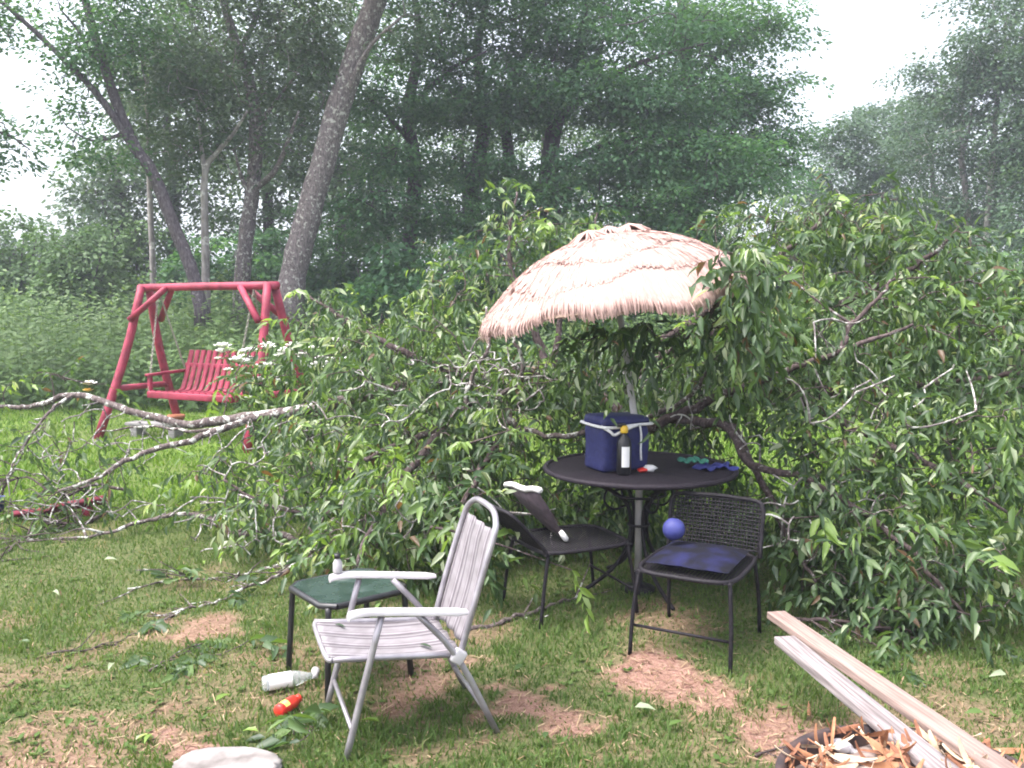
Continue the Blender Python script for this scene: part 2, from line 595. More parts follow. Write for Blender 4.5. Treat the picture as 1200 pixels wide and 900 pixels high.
def bare(x, y):
    x, y = np.asarray(x, float), np.asarray(y, float)
    nx = x + (fbm(x * 3.1, y * 3.1) - .5) * .55 + (vnoise(x * 17, y * 17) - .5) * .16
    ny = y + (fbm(x * 3.1 + 30, y * 3.1 + 11) - .5) * .55 + (vnoise(x * 17 + 9, y * 17 + 5) - .5) * .16
    out = np.zeros_like(x)
    for cx, cy, a, b, s in BARE:
        d = np.sqrt(((nx - cx) / a) ** 2 + ((ny - cy) / b) ** 2)
        out = np.maximum(out, s * np.clip((1.25 - d) / .5, 0, 1))
    thin = np.clip((fbm(x * 1.6 + 5, y * 1.6 + 8) - .57) * 3.0, 0, .30) * (y < 7)
    return np.clip(np.maximum(out, thin), 0, 1)


def lush(x, y):
    """the far lawn is greener, in soft patches"""
    return np.clip((y - 5.6) / 2.2, 0, 1) * np.clip(.7 + (fbm(x * .8, y * .8) - .5) * 1.6, 0, 1)


xs = np.concatenate([[-600, -250, -120, -60, -35, -22, -15, -11], np.linspace(-9, 9, 361), [11, 15, 22, 35, 60, 120, 250, 600]])
ys = np.concatenate([[-200, -60, -20, -8, -3, -1, 0, 1], np.concatenate([np.linspace(1.5, 6, 101), np.linspace(6.1, 14, 80)]), [15, 17, 20, 25, 32, 42, 60, 100, 200, 400, 900]])
X, Y = np.meshgrid(xs, ys, indexing='ij')
X, Y = X.ravel(), Y.ravel()
nx, ny = len(xs), len(ys)
i, j = np.meshgrid(np.arange(nx - 1), np.arange(ny - 1), indexing='ij')
q = np.stack([i * ny + j, (i + 1) * ny + j, (i + 1) * ny + j + 1, i * ny + j + 1], -1).reshape(-1, 4)
me = np_mesh('ground', np.stack([X, Y, gz(X, Y)], -1), q.ravel(), np.full(len(q), 4), True, point_attrs={'bare': bare(X, Y), 'lush': lush(X, Y)})
tag(link('ground', me, M['ground']), 'patchy lawn with worn bare dirt under the furniture', None, None, 'structure')


def blades(name, n, y0, y1, hgt, wid, m, label, power=1.0, keep=None, rmul=1.0, roff=0.0):
    t = rng.random(n) ** power
    y = y0 + (y1 - y0) * t
    x = (rng.random(n) * 2 - 1) * (y * .68 + .5)
    ba = bare(x, y)
    k = rng.random(n) > ba * .93
    if keep is not None:
        k &= keep(x, y)
    x, y, ba = x[k], y[k], ba[k]
    n = len(x)
    tuft = vnoise(x * 3.3 + 40, y * 3.3)
    h = hgt * (.5 + .8 * rng.random(n)) * (.55 + .9 * tuft) * (1 - .5 * ba)
    a = rng.random(n) * 2 * math.pi
    lean = (.25 + .75 * rng.random(n)) * h
    w = wid * (.6 + .8 * rng.random(n))
    base = np.stack([x, y, gz(x, y) - .003], -1)
    side = np.stack([np.cos(a), np.sin(a), 0 * a], -1) * (w / 2)[:, None]
    b2 = rng.random(n) * 2 * math.pi
    ln = np.stack([np.cos(b2) * lean, np.sin(b2) * lean, 0 * a], -1)
    up = np.stack([0 * h, 0 * h, h], -1)
    V = np.stack([base - side, base + side, base + ln * .35 + up * .6 + side * .7, base + ln * .35 + up * .6 - side * .7, base + ln + up * .95], 1).reshape(-1, 3)
    o = np.arange(n)[:, None] * 5
    loops = (np.array([0, 1, 2, 3, 3, 2, 4])[None] + o).ravel()
    tot = np.tile([4, 3], n)
    r = np.clip(rng.random(n) * .66 * rmul + roff + ba * .4 + (fbm(x * 1.1, y * 1.1) - .5) * .5 + (rng.random(n) < .07) * .3, 0, 1)
    me = np_mesh(name, V, loops, tot, False, {'rnd': np.repeat(r, 2)})
    return tag(link(name, me, m), label, 'grass', None, 'stuff')


blades('grass', 150000, 2.15, 7.2, .036, .0065, M['grass'], 'short patchy lawn grass mixed with dry straw', 1.25)
blades('grass', 90000, 6.0, 17.5, .06, .016, M['far_grass'], 'brighter green lawn grass further back around the swing', 1.3,
       keep=lambda x, y: rng.random(len(x)) < np.clip((y - 6.0) / 1.5, 0, 1))


# dry straw and clippings lying flat on the worn places
def straw(n):
    y = 2.15 + rng.random(n) ** 1.2 * 3.6
    x = (rng.random(n) * 2 - 1) * (y * .66 + .4)
    k = rng.random(n) < .06 + bare(x, y) * .9
    x, y = x[k], y[k]
    n = len(x)
    a, L = rng.random(n) * 6.28, .008 + .022 * rng.random(n)
    d = np.stack([np.cos(a) * L, np.sin(a) * L, rng.standard_normal(n) * .006], -1)
    w = np.stack([-np.sin(a), np.cos(a), 0 * a], -1) * (.0012 + .0016 * rng.random(n))[:, None]
    c = np.stack([x, y, gz(x, y) + .006 + .008 * rng.random(n)], -1)
    V = np.stack([c - d - w, c - d + w, c + d + w, c + d - w], 1).reshape(-1, 3)
    return tag(link('dry_straw', np_mesh('dry_straw', V, np.arange(4 * n), np.full(n, 4), False, {'rnd': rng.random(n)}), M['straw']), 'dry straw and clippings strewn over the worn dirt', 'straw', None, 'stuff')


M['straw'] = leaf_mat('straw', [(0, (.10, .05, .035)), (.5, (.22, .14, .085)), (1, (.40, .31, .20))], .1, .8, .2)
straw(20000)

# ------------------------------------------------------------------ foliage engine
def unit(n):
    return nrmz(rng.standard_normal((n, 3)))


def diamond_leaves(P, D, Nn, L, W):
    S = np.cross(D, Nn)
    S = nrmz(S)
    L, W = L[:, None], W[:, None]
    mid = P + D * L * .42 - nrmz(Nn) * W * .12
    V = np.stack([P, mid + S * W * .5, P + D * L - np.array([0, 0, .12]) * L, mid - S * W * .5], 1).reshape(-1, 3)
    n = len(P)
    return V, np.arange(4 * n), np.full(n, 4), 1


LANCE = np.array([(0, 0, 0), (.33, 0, -.02), (.68, 0, -.05), (1, 0, -.16), (.28, .5, .10), (.66, .36, .03), (.28, -.5, .10), (.66, -.36, .03)])
LANCE_F = [0, 1, 4, 1, 2, 5, 4, 2, 3, 5, 0, 6, 1, 1, 6, 7, 2, 2, 7, 3]
LANCE_T = [3, 4, 3, 3, 4, 3]


def lance_leaves(P, D, Nn, L, W, curl):
    S = nrmz(np.cross(Nn, D))
    Z = np.cross(D, S)
    n = len(P)
    V = (P[:, None] + D[:, None] * (LANCE[:, 0] * L[:, None])[..., None] + S[:, None] * (LANCE[:, 1] * W[:, None])[..., None]
         + Z[:, None] * (LANCE[:, 2] * L[:, None] * curl[:, None])[..., None]).reshape(-1, 3)
    loops = (np.array(LANCE_F)[None] + np.arange(n)[:, None] * 8).ravel()
    return V, loops, np.tile(LANCE_T, n), 6


def grow_twigs(nodes, targets, r_tip, r_base, sides=4, seg=4, sag=.08, bias=None):
    """join every target to the nearest wood already there, nearest targets first; returns geometry and end directions"""
    nodes = np.asarray(nodes, float)
    T = np.asarray(targets, float)
    cap = len(nodes) + len(T) * seg
    A = np.empty((cap, 3))
    A[:len(nodes)] = nodes
    cnt = len(nodes)
    d0 = np.array([np.min(((nodes - t) ** 2).sum(1)) for t in T])
    order = np.argsort(d0)
    mb = MB()
    ends = np.zeros((len(T), 3))
    for k in order:
        t = T[k]
        d2 = ((A[:cnt] - t) ** 2).sum(1)
        s = A[int(np.argmin(d2))]
        Ln = math.sqrt(d2.min()) + 1e-6
        u = np.linspace(0, 1, seg + 1)[:, None]
        jit = rng.standard_normal(3) * .16 * Ln
        P = s * (1 - u) + t * u + jit * (u * (1 - u) * 2) + np.array([0, 0, sag]) * Ln * (u * (1 - u) * 4)
        r = np.linspace(min(r_base, r_tip + Ln * .010), r_tip, seg + 1)
        mb.add(*tube_geo(P, r, sides, False))
        A[cnt:cnt + seg] = P[1:]
        cnt += seg
        ends[k] = nrmz(P[-1] - P[-2])
    return mb, ends, A[:cnt]


def lobe_points(lobes, per):
    """lobes: (centre, (rx, ry, rz), weight) -> points filling the lobes, denser towards the outside"""
    out = []
    for c, r, w in lobes:
        n = max(1, int(per * w))
        d = unit(n)
        rad = rng.random(n) ** .45
        out.append(np.asarray(c) + d * rad[:, None] * np.asarray(r))
    return np.concatenate(out)


def tree(name, label, trunks, lobes, sprays, per_spray, leaf, m_leaf, m_bark, group=None, flat=.35, spread=.55, r_base=.06, sides=9, crown_name='crown', cat='tree', rnd_shift=0.0, droop=.25, wob=.05, thin=.29):
    """trunks: list of (points, radii); each becomes a trunk/limb part; lobes as above in world metres"""
    if cat == 'tree':
        sprays = int(sprays * .55)
        per_spray = int(per_spray * thin / .55 * 1.6)
        leaf *= .78
    lobes = [(c, r_, w * (.45 if c[2] > 10.5 else 1.0)) for c, r_, w in lobes]
    base = np.array(trunks[0][0][0], float)
    base[2] = 0
    root = thing(name, label, cat, base, 0, group)
    nodes = []
    for i, (P, rr) in enumerate(trunks):
        S = spline(P, 5)
        rr = np.interp(np.linspace(0, len(P) - 1, len(S)), np.arange(len(P)), rr)
        if i == 0:
            S[0][2] -= .15
            rr[0] *= 1.25
        MB().add(*tube_geo(S, rr, sides, True, wob)).build('trunk' if i == 0 else 'limb', m_bark, root, smooth=True, rel=True)
        nodes.append(S[len(S) // 3:] if i == 0 else S)
    nodes = np.concatenate(nodes)
    T = lobe_points(lobes, sprays)
    mb, ends, _ = grow_twigs(nodes, T, .008, r_base, 4, 4, .05)
    tag(mb.build('branches', m_bark, root, smooth=True, rel=True), kind='stuff')
    n = len(T)
    k = per_spray
    c = np.repeat(T, k, 0)
    e = np.repeat(nrmz(ends * np.array([1, 1, .3]) + 1e-6), k, 0)
    a = rng.random(n * k) * 2 * math.pi
    rad = np.sqrt(rng.random(n * k)) * spread * .8 * np.repeat(.6 + .8 * rng.random(n), k)
    tilt = np.repeat(nrmz(np.array([0, -.22, 1.0]) + unit(n) * .4), k, 0)
    u = nrmz(np.cross(tilt, np.array([.3, .9, .1])))
    v = np.cross(tilt, u)
    off = u * (np.cos(a) * rad)[:, None] + v * (np.sin(a) * rad)[:, None]
    P = c + off + e * .15 + tilt * (rng.standard_normal(n * k) * spread * flat * .6)[:, None]
    P[:, 2] -= droop * rad ** 2 / max(spread, .1)
    D = nrmz(nrmz(off) + unit(n * k) * .6 + np.array([0, 0, -.25]))
    Nn = nrmz(tilt + unit(n * k) * .75)
    L = leaf * (.6 + .8 * rng.random(n * k))
    W = L * (.5 + .25 * rng.random(n * k))
    V, lp, tt, f = diamond_leaves(P, D, Nn, L, W)
    r = np.clip(rng.random(n * k) * .42 + np.repeat(rng.random(n), k) * .58 + rnd_shift, 0, 1)
    me = np_mesh(crown_name, V - base, lp, tt, False, {'rnd': r})
    tag(link(crown_name, me, m_leaf, root), kind='stuff')
    return root


def lob(px, py, D, wx, wz, wy, w=1.0):
    """lobe centred on a sight line, wx / wz in photograph pixels, wy in metres of depth"""
    return (at(px, py, D), (wx * D / FOC, wy, wz * D / FOC), w)


def lawn_weeds(n):
    y = 2.2 + rng.random(n) ** 1.2 * 5.0
    x = (rng.random(n) * 2 - 1) * (y * .66 + .4)
    k = (rng.random(n) > bare(x, y) * .8) & (fbm(x * 1.9 + 13, y * 1.9) > .44)
    x, y = x[k], y[k]
    n, m = len(x), 6
    c = np.repeat(np.stack([x, y, gz(x, y) + .006], -1), m, 0)
    a = rng.random(n * m) * 6.28
    D = nrmz(np.stack([np.cos(a), np.sin(a), .25 + .5 * rng.random(n * m)], -1))
    L = np.repeat(.012 + .022 * rng.random(n) ** 2, m) * (.6 + .7 * rng.random(n * m))
    V, lp, tt, f = diamond_leaves(c, D, nrmz(np.array([0, 0, 1.0]) + unit(n * m) * .4), L, L * .55)
    return tag(link('clover', np_mesh('clover', V, lp, tt, False, {'rnd': np.clip(rng.random(n * m) * .6 + .1, 0, 1)}), M['grass']), 'low clover and broadleaf weeds in the lawn', 'weeds', None, 'stuff')


lawn_weeds(5200)

# ------------------------------------------------------------------ trees behind
# leaning grey trunk
tree('leaning_tree', 'tall leaning tree with thick grey lichen-mottled trunk right behind the red swing', [
    (path3((338, 372, 17), (346, 310, 17), (366, 235, 17), (392, 140, 17), (416, 70, 17), (440, 0, 17), (470, -100, 17), (490, -220, 17)), [.29, .26, .24, .23, .23, .21, .17, .08]),
    (path3((398, 130, 17), (430, 60, 16.6), (470, 20, 16.4)), [.06, .04, .02]),
    (path3((455, -50, 17), (400, -120, 16.5), (330, -170, 16)), [.10, .07, .03])],
    [lob(470, -140, 17, 170, 90, 2.4, 1.2), lob(360, -60, 16.5, 120, 60, 2, .8), lob(480, 20, 16.5, 40, 30, .8, .12)],
    110, 130, .13, M['grey_leaf'], M['grey_bark'], 'tall trees behind the weeds', r_base=.05)

tree('forked_tree', 'dark forked tree leaning left behind the swing, its trunk splitting low in two', [
    (path3((238, 372, 16), (226, 320, 16), (205, 268, 16), (180, 205, 16), (160, 175, 16), (140, 130, 16), (120, 70, 16), (100, 0, 16), (82, -90, 16)), [.14, .12, .115, .11, .10, .092, .082, .07, .035]),
    (path3((166, 190, 16), (120, 118, 15.8), (70, 65, 15.6), (20, 18, 15.4), (-50, -40, 15.2)), [.075, .06, .05, .04, .02]),
    (path3((112, 70, 16), (95, 40, 15.7), (70, 10, 15.5)), [.04, .03, .015]),
    (path3((150, 155, 16), (110, 165, 15.7), (80, 150, 15.4)), [.04, .025, .012])],
    [lob(120, 40, 16, 70, 70, 1.5, 1.0), lob(85, 120, 15.8, 35, 30, 1, .16), lob(0, 10, 15.4, 45, 35, 1, .22), lob(150, -60, 16, 110, 60, 2, .8), lob(110, 175, 15.6, 35, 20, .8, .15)],
    110, 110, .11, M['maple_leaf'], M['fork_bark'], 'tall trees behind the weeds', rnd_shift=.1)

tree('grey_tree', 'upright grey tree with side limbs between the forked and leaning trunks', [
    (path3((282, 372, 18), (286, 300, 18), (296, 220, 18), (300, 160, 18), (294, 105, 18), (280, 60, 18), (262, 0, 18), (250, -90, 18)), [.19, .16, .15, .14, .12, .10, .08, .04]),
    (path3((298, 222, 18), (322, 200, 17.7), (338, 165, 17.4), (350, 130, 17.2)), [.07, .055, .04, .02]),
    (path3((292, 228, 18), (282, 205, 17.8), (276, 180, 17.6)), [.05, .04, .02]),
    (path3((300, 160, 18), (315, 130, 17.8), (345, 90, 17.6)), [.06, .04, .02]),
    (path3((280, 60, 18), (300, 20, 17.6), (320, -50, 17.3)), [.06, .05, .02])],
    [lob(285, 80, 18, 105, 70, 2.2, 1.3), lob(215, 90, 17.8, 60, 60, 1.6, .7), lob(250, 170, 18.5, 90, 40, 1.6, .5), lob(350, 60, 17.6, 60, 60, 1.5, .6), lob(260, -40, 18, 120, 60, 2, .9), lob(340, 165, 17.6, 35, 40, 1, .2)],
    120, 125, .11, M['grey_leaf'], M['grey_bark'], 'tall trees behind the weeds')

tree('slender_tree', 'slender pale trunk with one raised limb just right of the forked tree', [
    (path3((242, 372, 17.4), (241, 300, 17.4), (240, 205, 17.4), (252, 182, 17.4), (272, 158, 17.2), (290, 130, 17)), [.09, .08, .07, .05, .04, .02]),
    (path3((240, 205, 17.4), (236, 170, 17.4), (230, 120, 17.3)), [.05, .04, .015])],
    [lob(240, 120, 17.3, 50, 50, 1.2, 1.0)], 40, 100, .11, M['grey_leaf'], M['pale_bark'], 'tall trees behind the weeds', sides=7)
tree('slender_tree', 'thin pale trunk rising straight behind the forked dark tree', [
    (path3((180, 372, 18.5), (179, 310, 18.5), (176, 240, 18.5), (174, 170, 18.5), (170, 90, 18.5)), [.07, .065, .06, .05, .02])],
    [lob(172, 120, 18.5, 55, 70, 1.4, 1.0)], 45, 110, .11, M['grey_leaf'], M['pale_bark'], 'tall trees behind the weeds', sides=7)

# the big dark maples in the middle, layered sprays
layer = dict(flat=.16, spread=.88, droop=.32, thin=.33)
tree('maple_tree', 'dark maple with a straight trunk right of the leaning tree, boughs in flat layers', [
    (path3((488, 372, 20), (480, 300, 20), (486, 200, 20), (478, 130, 20), (492, 40, 20), (470, -60, 20)), [.22, .18, .17, .14, .09, .03]),
    (path3((484, 170, 20), (450, 130, 19), (425, 110, 18.5)), [.07, .05, .02]),
    (path3((486, 120, 20), (530, 80, 19), (570, 60, 18.5)), [.07, .05, .02])],
    [lob(470, 130, 19.4, 70, 22, 2, .8), lob(490, 60, 19.5, 80, 25, 2, .9), lob(530, 0, 19.5, 90, 30, 2.2, 1.0), lob(470, 190, 19.2, 50, 18, 1.8, .5), lob(450, 240, 18.6, 60, 20, 1.5, .5), lob(500, -90, 20, 120, 50, 2.5, 1.0)],
    95, 150, .115, M['maple_leaf'], M['dark_bark'], 'big layered maples in the middle of the wood', **layer)
tree('maple_tree', 'dark twin-stemmed maple in the middle, above the left edge of the straw parasol', [
    (path3((552, 372, 21), (558, 300, 21), (555, 220, 21), (568, 140, 21), (560, 50, 21), (590, -60, 21)), [.24, .20, .19, .16, .10, .03]),
    (path3((575, 372, 21.2), (584, 270, 21.2), (596, 190, 21.2), (592, 120, 21), (625, 40, 21), (640, -60, 21)), [.2, .16, .15, .12, .08, .03]),
    (path3((566, 140, 21), (600, 95, 20), (650, 70, 19.3)), [.08, .06, .02])],
    [lob(560, 110, 20, 80, 22, 2.4, .9), lob(620, 60, 20, 80, 25, 2.4, 1.0), lob(600, 130, 19.6, 80, 20, 2, .8), lob(560, 200, 19.5, 70, 22, 2, .6), lob(640, 0, 20, 100, 35, 2.5, 1.2), lob(560, 255, 19, 80, 18, 1.6, .6), lob(620, -90, 20.5, 130, 50, 2.6, 1.0)],
    100, 150, .115, M['maple_leaf'], M['dark_bark'], 'big layered maples in the middle of the wood', **layer)
tree('maple_tree', 'broad dark maple above the top of the straw parasol, boughs reaching right', [
    (path3((640, 372, 20), (648, 300, 20), (642, 220, 20), (652, 140, 20), (680, 60, 20), (690, -60, 20)), [.27, .24, .23, .18, .11, .03]),
    (path3((648, 150, 20), (700, 100, 19.4), (760, 70, 19), (830, 50, 18.8)), [.10, .08, .05, .02]),
    (path3((646, 200, 20), (710, 170, 19.2), (780, 160, 18.8), (850, 165, 18.6)), [.09, .07, .05, .02]),
    (path3((646, 250, 20), (700, 240, 19), (770, 245, 18.4)), [.07, .05, .02])],
    [lob(690, 110, 19.4, 90, 24, 2.2, .9), lob(760, 120, 19, 90, 24, 2, 1.0), lob(740, 50, 19.4, 110, 35, 2.4, 1.2), lob(800, 170, 18.8, 90, 22, 1.8, .9), lob(720, 190, 18.8, 90, 20, 1.8, .8), lob(850, 210, 18.6, 70, 18, 1.5, .5), lob(760, 240, 18.4, 90, 16, 1.4, .5), lob(720, -50, 20, 130, 50, 2.6, 1.1), lob(640, 230, 18.8, 70, 16, 1.5, .5)],
    100, 150, .115, M['maple_leaf'], M['dark_bark'], 'big layered maples in the middle of the wood', **layer)
tree('maple_tree', 'rightmost maple of the middle wood, feathery edge against the white sky', [
    (path3((820, 372, 23), (818, 300, 23), (812, 200, 23), (806, 100, 23), (800, 0, 23), (790, -150, 23)), [.30, .26, .23, .19, .14, .05]),
    (path3((812, 190, 23), (870, 140, 22.4), (920, 110, 22)), [.08, .05, .02]),
    (path3((806, 100, 23), (860, 50, 22.4), (910, 20, 22)), [.08, .05, .02]),
    (path3((814, 230, 23), (880, 205, 22.4), (930, 190, 22)), [.07, .05, .02])],
    [lob(830, 40, 22.6, 80, 45, 2.4, 1.2), lob(870, 110, 22.3, 60, 25, 2, .8), lob(885, 165, 22.3, 50, 22, 1.8, .6), lob(880, 30, 22.3, 60, 25, 1.8, .5), lob(840, 130, 22.6, 70, 45, 2, .9), lob(880, 195, 22.3, 50, 14, 1.5, .4), lob(790, -80, 23, 130, 60, 2.6, 1.1), lob(800, 200, 22.6, 70, 25, 2, .6)],
    95, 140, .13, M['maple_leaf'], M['dark_bark'], 'big layered maples in the middle of the wood', rnd_shift=.12, **layer)

# wood behind the left trunks
for px, D, top, wid, lab in [(140, 25, 175, 50, 'dense tree far behind the left fork of the forked trunk'), (200, 27, 60, 80, 'dense tree far behind the slender pale trunks'),
                             (310, 26, 40, 80, 'dense tree far behind the grey upright trunk'), (395, 28, 70, 70, 'dense tree far behind the leaning trunk')]:
    tree('woodland_tree', lab, [(path3((px, 360, D), (px + 4, 250, D), (px - 4, (top + 250) / 2, D), (px, top, D)), [.2, .17, .12, .04])],
         [lob(px, top + 40, D, wid * .8, 50, 2.5, 1.0), lob(px - 10, top + 110, D, wid, 50, 2.5, 1.1), lob(px + 10, top + 180, D - .5, wid, 45, 2.5, .9)] + ([lob(px, top - 30, D, wid, 60, 2.5, 1)] if top < 100 else []),
         75, 130, .17, M['grey_leaf'], M['dark_bark'], 'woodland far behind the left trunks', spread=.8, sides=6)

for px, D, top, wid, lab in [(450, 31, 150, 70, 'light green tree glimpsed far behind the leftmost maple trunk'), (545, 32, 120, 75, 'light green tree glimpsed far behind the twin-stemmed maple'),
                             (640, 33, 110, 75, 'light green tree glimpsed far behind the broad maple'), (735, 32, 130, 80, 'light green tree glimpsed far behind the broad maple right boughs'), (815, 34, 170, 70, 'light green tree glimpsed far behind the rightmost maple')]:
    tree('woodland_tree', lab, [(path3((px, 360, D), (px + 4, 280, D), (px - 4, (top + 250) / 2, D), (px, top + 30, D)), [.2, .16, .10, .03])],
         [lob(px, top + 30, D, wid * .8, 40, 2.5, 1.0), lob(px - 10, top + 90, D, wid, 45, 2.5, 1.1), lob(px + 10, 280, D - .5, wid, 45, 2.5, 1.0)],
         70, 130, .17, M['bush_leaf'], M['dark_bark'], 'light trees behind the maples', spread=.8, sides=6)  # lighter leaf colour stands in for sun and haze on these far trees

# far trees on the right, thin against the sky
far = [(975, 34, 140, 65, 'thin far tree beside the gap of white sky, just right of the maples', 1.1, 0),
       (1050, 36, 95, 55, 'sparse far tree with wispy top left of the two pale trunks', .8, 0),
       (1010, 38, 190, 90, 'low dark far tree under the white gap in the sky', 1.0, 0),
       (1095, 33, 110, 60, 'leafy far tree directly left of the two pale trunks', .9, 0)]
for px, D, top, wid, lab, dens, _ in far:
    tree('distant_tree', lab, [(path3((px, 350, D), (px + 4, 280, D), (px - 3, (top + 280) / 2, D), (px + 3, top + 70, D)), [.16, .12, .08, .02])],
         [lob(px, top + 30, D, wid * .6, 40, 2, dens * .9), lob(px - 8, top + 85, D, wid, 45, 2.4, dens), lob(px + 10, 260, D, wid * 1.1, 45, 2.4, 1.2)],
         60, 110, .17, M['far_leaf'], M['dark_bark'], 'far trees on the right', spread=.75, sides=6, thin=.46)
tree('birch_tree', 'tall tree with thin pale bent trunk, left of the pair at the right edge', [
    (path3((1137, 372, 28), (1135, 290, 28), (1132, 230, 28), (1126, 180, 28), (1128, 130, 28), (1122, 90, 28)), [.13, .115, .105, .09, .05, .02]),
    (path3((1127, 185, 28), (1135, 155, 27.6), (1140, 120, 27.4)), [.06, .05, .02])],
    [lob(1120, 100, 28, 50, 50, 2, .9), lob(1100, 170, 28, 45, 40, 2, .5), lob(1110, 240, 28.5, 60, 40, 2, .6)],
    90, 120, .15, M['far_leaf'], M['pale_bark'], 'pale trunks at the right edge', spread=.75, sides=7, thin=.36)
tree('birch_tree', 'tall tree with thin pale leaning trunk, right of the pair at the right edge', [
    (path3((1152, 372, 27), (1155, 290, 27), (1160, 220, 27), (1166, 150, 27), (1172, 80, 27), (1180, 20, 27)), [.12, .10, .095, .08, .05, .02])],
    [lob(1170, 80, 27, 55, 70, 2.2, 1.2), lob(1190, 170, 27, 45, 60, 2, .9), lob(1180, 0, 27, 60, 50, 2, .8), lob(1180, 250, 27.5, 50, 40, 2, .6)],
    110, 130, .15, M['far_leaf'], M['pale_bark'], 'pale trunks at the right edge', spread=.75, sides=7, thin=.36)
tree('distant_tree', 'tall dense tree cut off by the right edge of the picture', [
    (path3((1235, 372, 25), (1232, 250, 25), (1238, 130, 25), (1230, 0, 25)), [.22, .18, .14, .06])],
    [lob(1225, 60, 25, 50, 90, 2.2, 1.2), lob(1220, 180, 25, 45, 70, 2.2, 1.0), lob(1215, 270, 24.5, 50, 40, 2, .7)],
    110, 120, .14, M['far_leaf'], M['dark_bark'], 'far trees on the right', spread=.75, sides=7, thin=.40)
# tree standing outside the left edge, one bough hanging in
tree('overhanging_tree', 'leafy bough hanging in from a tree outside the left edge', [
    (path3((-150, 372, 14), (-145, 250, 14), (-130, 100, 14), (-120, -60, 14)), [.2, .17, .13, .05]),
    (path3((-138, 170, 14), (-70, 150, 14), (0, 155, 14), (35, 175, 14)), [.06, .045, .025, .01])],
    [lob(-5, 165, 14, 45, 28, .7, .45), lob(-110, 130, 14, 50, 70, 1.4, .8), lob(-120, 0, 14, 80, 70, 2, 1)],
    70, 100, .11, M['maple_leaf'], M['dark_bark'], spread=.5, sides=7)

# bushes in front of the wood
bushes = [(15, 22, 235, 55, 'bush_leaf', 'round light green bush at the far left edge under the sky'), (85, 21, 262, 55, 'bush_leaf', 'light green bush left of the forked trunk, behind the weeds'),
          (150, 23, 240, 60, 'bush_leaf', 'tall green bush directly behind the forked trunk'), (260, 22, 260, 70, 'maple_leaf', 'dark bush behind the beam of the red swing'),
          (400, 20, 255, 60, 'maple_leaf', 'dark green bush right of the leaning trunk'), (470, 17, 275, 60, 'maple_leaf', 'dark bush left of the straw parasol, below the maples'),
          (560, 17, 270, 60, 'maple_leaf', 'dark bush behind the left rim of the straw parasol'), (680, 18, 255, 70, 'maple_leaf', 'dark bush directly behind the parasol top'),
          (790, 18, 250, 70, 'maple_leaf', 'dark bush behind the right side of the parasol'), (880, 24, 240, 60, 'far_leaf', 'hazy bush below the sky gap right of the maples'),
          (960, 25, 235, 60, 'far_leaf', 'hazy bush beneath the thin far trees'), (1050, 23, 255, 60, 'far_leaf', 'hazy bush left of the two pale trunks'),
          (1190, 18, 285, 45, 'bush_leaf', 'green bush at the right edge below the pale trunks'), (1110, 22, 265, 50, 'far_leaf', 'hazy bush at the foot of the two pale trunks'),
          (335, 24, 230, 55, 'maple_leaf', 'dark bush between the grey and leaning trunks'), (50, 27, 245, 70, 'far_leaf', 'hazy bush behind the light green bushes on the left')]
for px, D, top, wid, mt, lab in bushes:
    h = at(px, top, D)[2]
    g = gnd(px, 366 + 1600 / D)
    st = [([g + [dx * .2, dy * .2, 0], g + [dx * .7, dy * .6, h * .45], g + [dx * 1.3, dy * 1.1, h * .8]], [.05, .035, .012]) for dx, dy in ((.3, .1), (-.7, .3), (.8, -.4))]
    w = wid * D / FOC
    tree('bush', lab, st, [((g[0], g[1], h * .62), (w, w * .8, h * .36), 1.0), ((g[0] - w * .4, g[1], h * .4), (w * .8, w * .7, h * .35), .6), ((g[0] + w * .5, g[1] - .2, h * .35), (w * .8, w * .7, h * .33), .6)],
         55, 110, .13, M[mt], M['dark_bark'], 'bushes at the edge of the wood', spread=.5, sides=5, crown_name='foliage', cat='bush', r_base=.03)


# tall weeds between lawn and wood
def weeds(name, label, n, spots, hh, leaf, shift=0.0):
    x, y = spots(n)
    n = len(x)
    h = hh(x, y) * (.65 + .5 * rng.random(n))
    k = 20
    t = .15 + .85 * np.tile(np.linspace(0, 1, k), n) ** .8
    c = np.stack([np.repeat(x, k), np.repeat(y, k), np.zeros(n * k)], -1)
    a0 = np.repeat(rng.random(n) * 6.28, k)
    ln = np.repeat(rng.random(n) * .25, k)
    c[:, 2] = t * np.repeat(h, k)
    c[:, 0] += np.cos(a0) * ln * t ** 2
    c[:, 1] += np.sin(a0) * ln * t ** 2
    a = rng.random(n * k) * 6.28
    D = nrmz(np.stack([np.cos(a), np.sin(a), .3 - .8 * rng.random(n * k)], -1))
    Nn = nrmz(np.array([0, -.55, .9]) + unit(n * k) * .6)
    L = leaf * (.6 + .8 * rng.random(n * k)) * (1.15 - .5 * t)
    P = c + D * (rng.random(n * k) * .14)[:, None]
    V, lp, tt, f = diamond_leaves(P, D, Nn, L, L * .42)
    r = np.clip(rng.random(n * k) * .5 + np.repeat(rng.random(n) * .3, k) + t * .2 + shift + np.repeat((fbm(x * .5, y * .5) - .5), k) * .6, 0, 1)
    # stems
    s = np.stack([x, y, 0 * x], -1)
    tip = s + np.stack([np.cos(a0[::k]) * ln[::k], np.sin(a0[::k]) * ln[::k], h], -1)
    w = np.array([.006, 0, 0])
    V2 = np.stack([s - w, s + w, tip + w * .4, tip - w * .4], 1).reshape(-1, 3)
    V = np.concatenate([V, V2])
    lp = np.concatenate([lp, 4 * n * k + np.arange(4 * n)])
    tt = np.concatenate([tt, np.full(n, 4)])
    r = np.concatenate([r, np.full(n, .3)])
    return tag(link(name, np_mesh(name, V, lp, tt, False, {'rnd': r}), M['weed_leaf']), label, 'weeds', None, 'stuff')


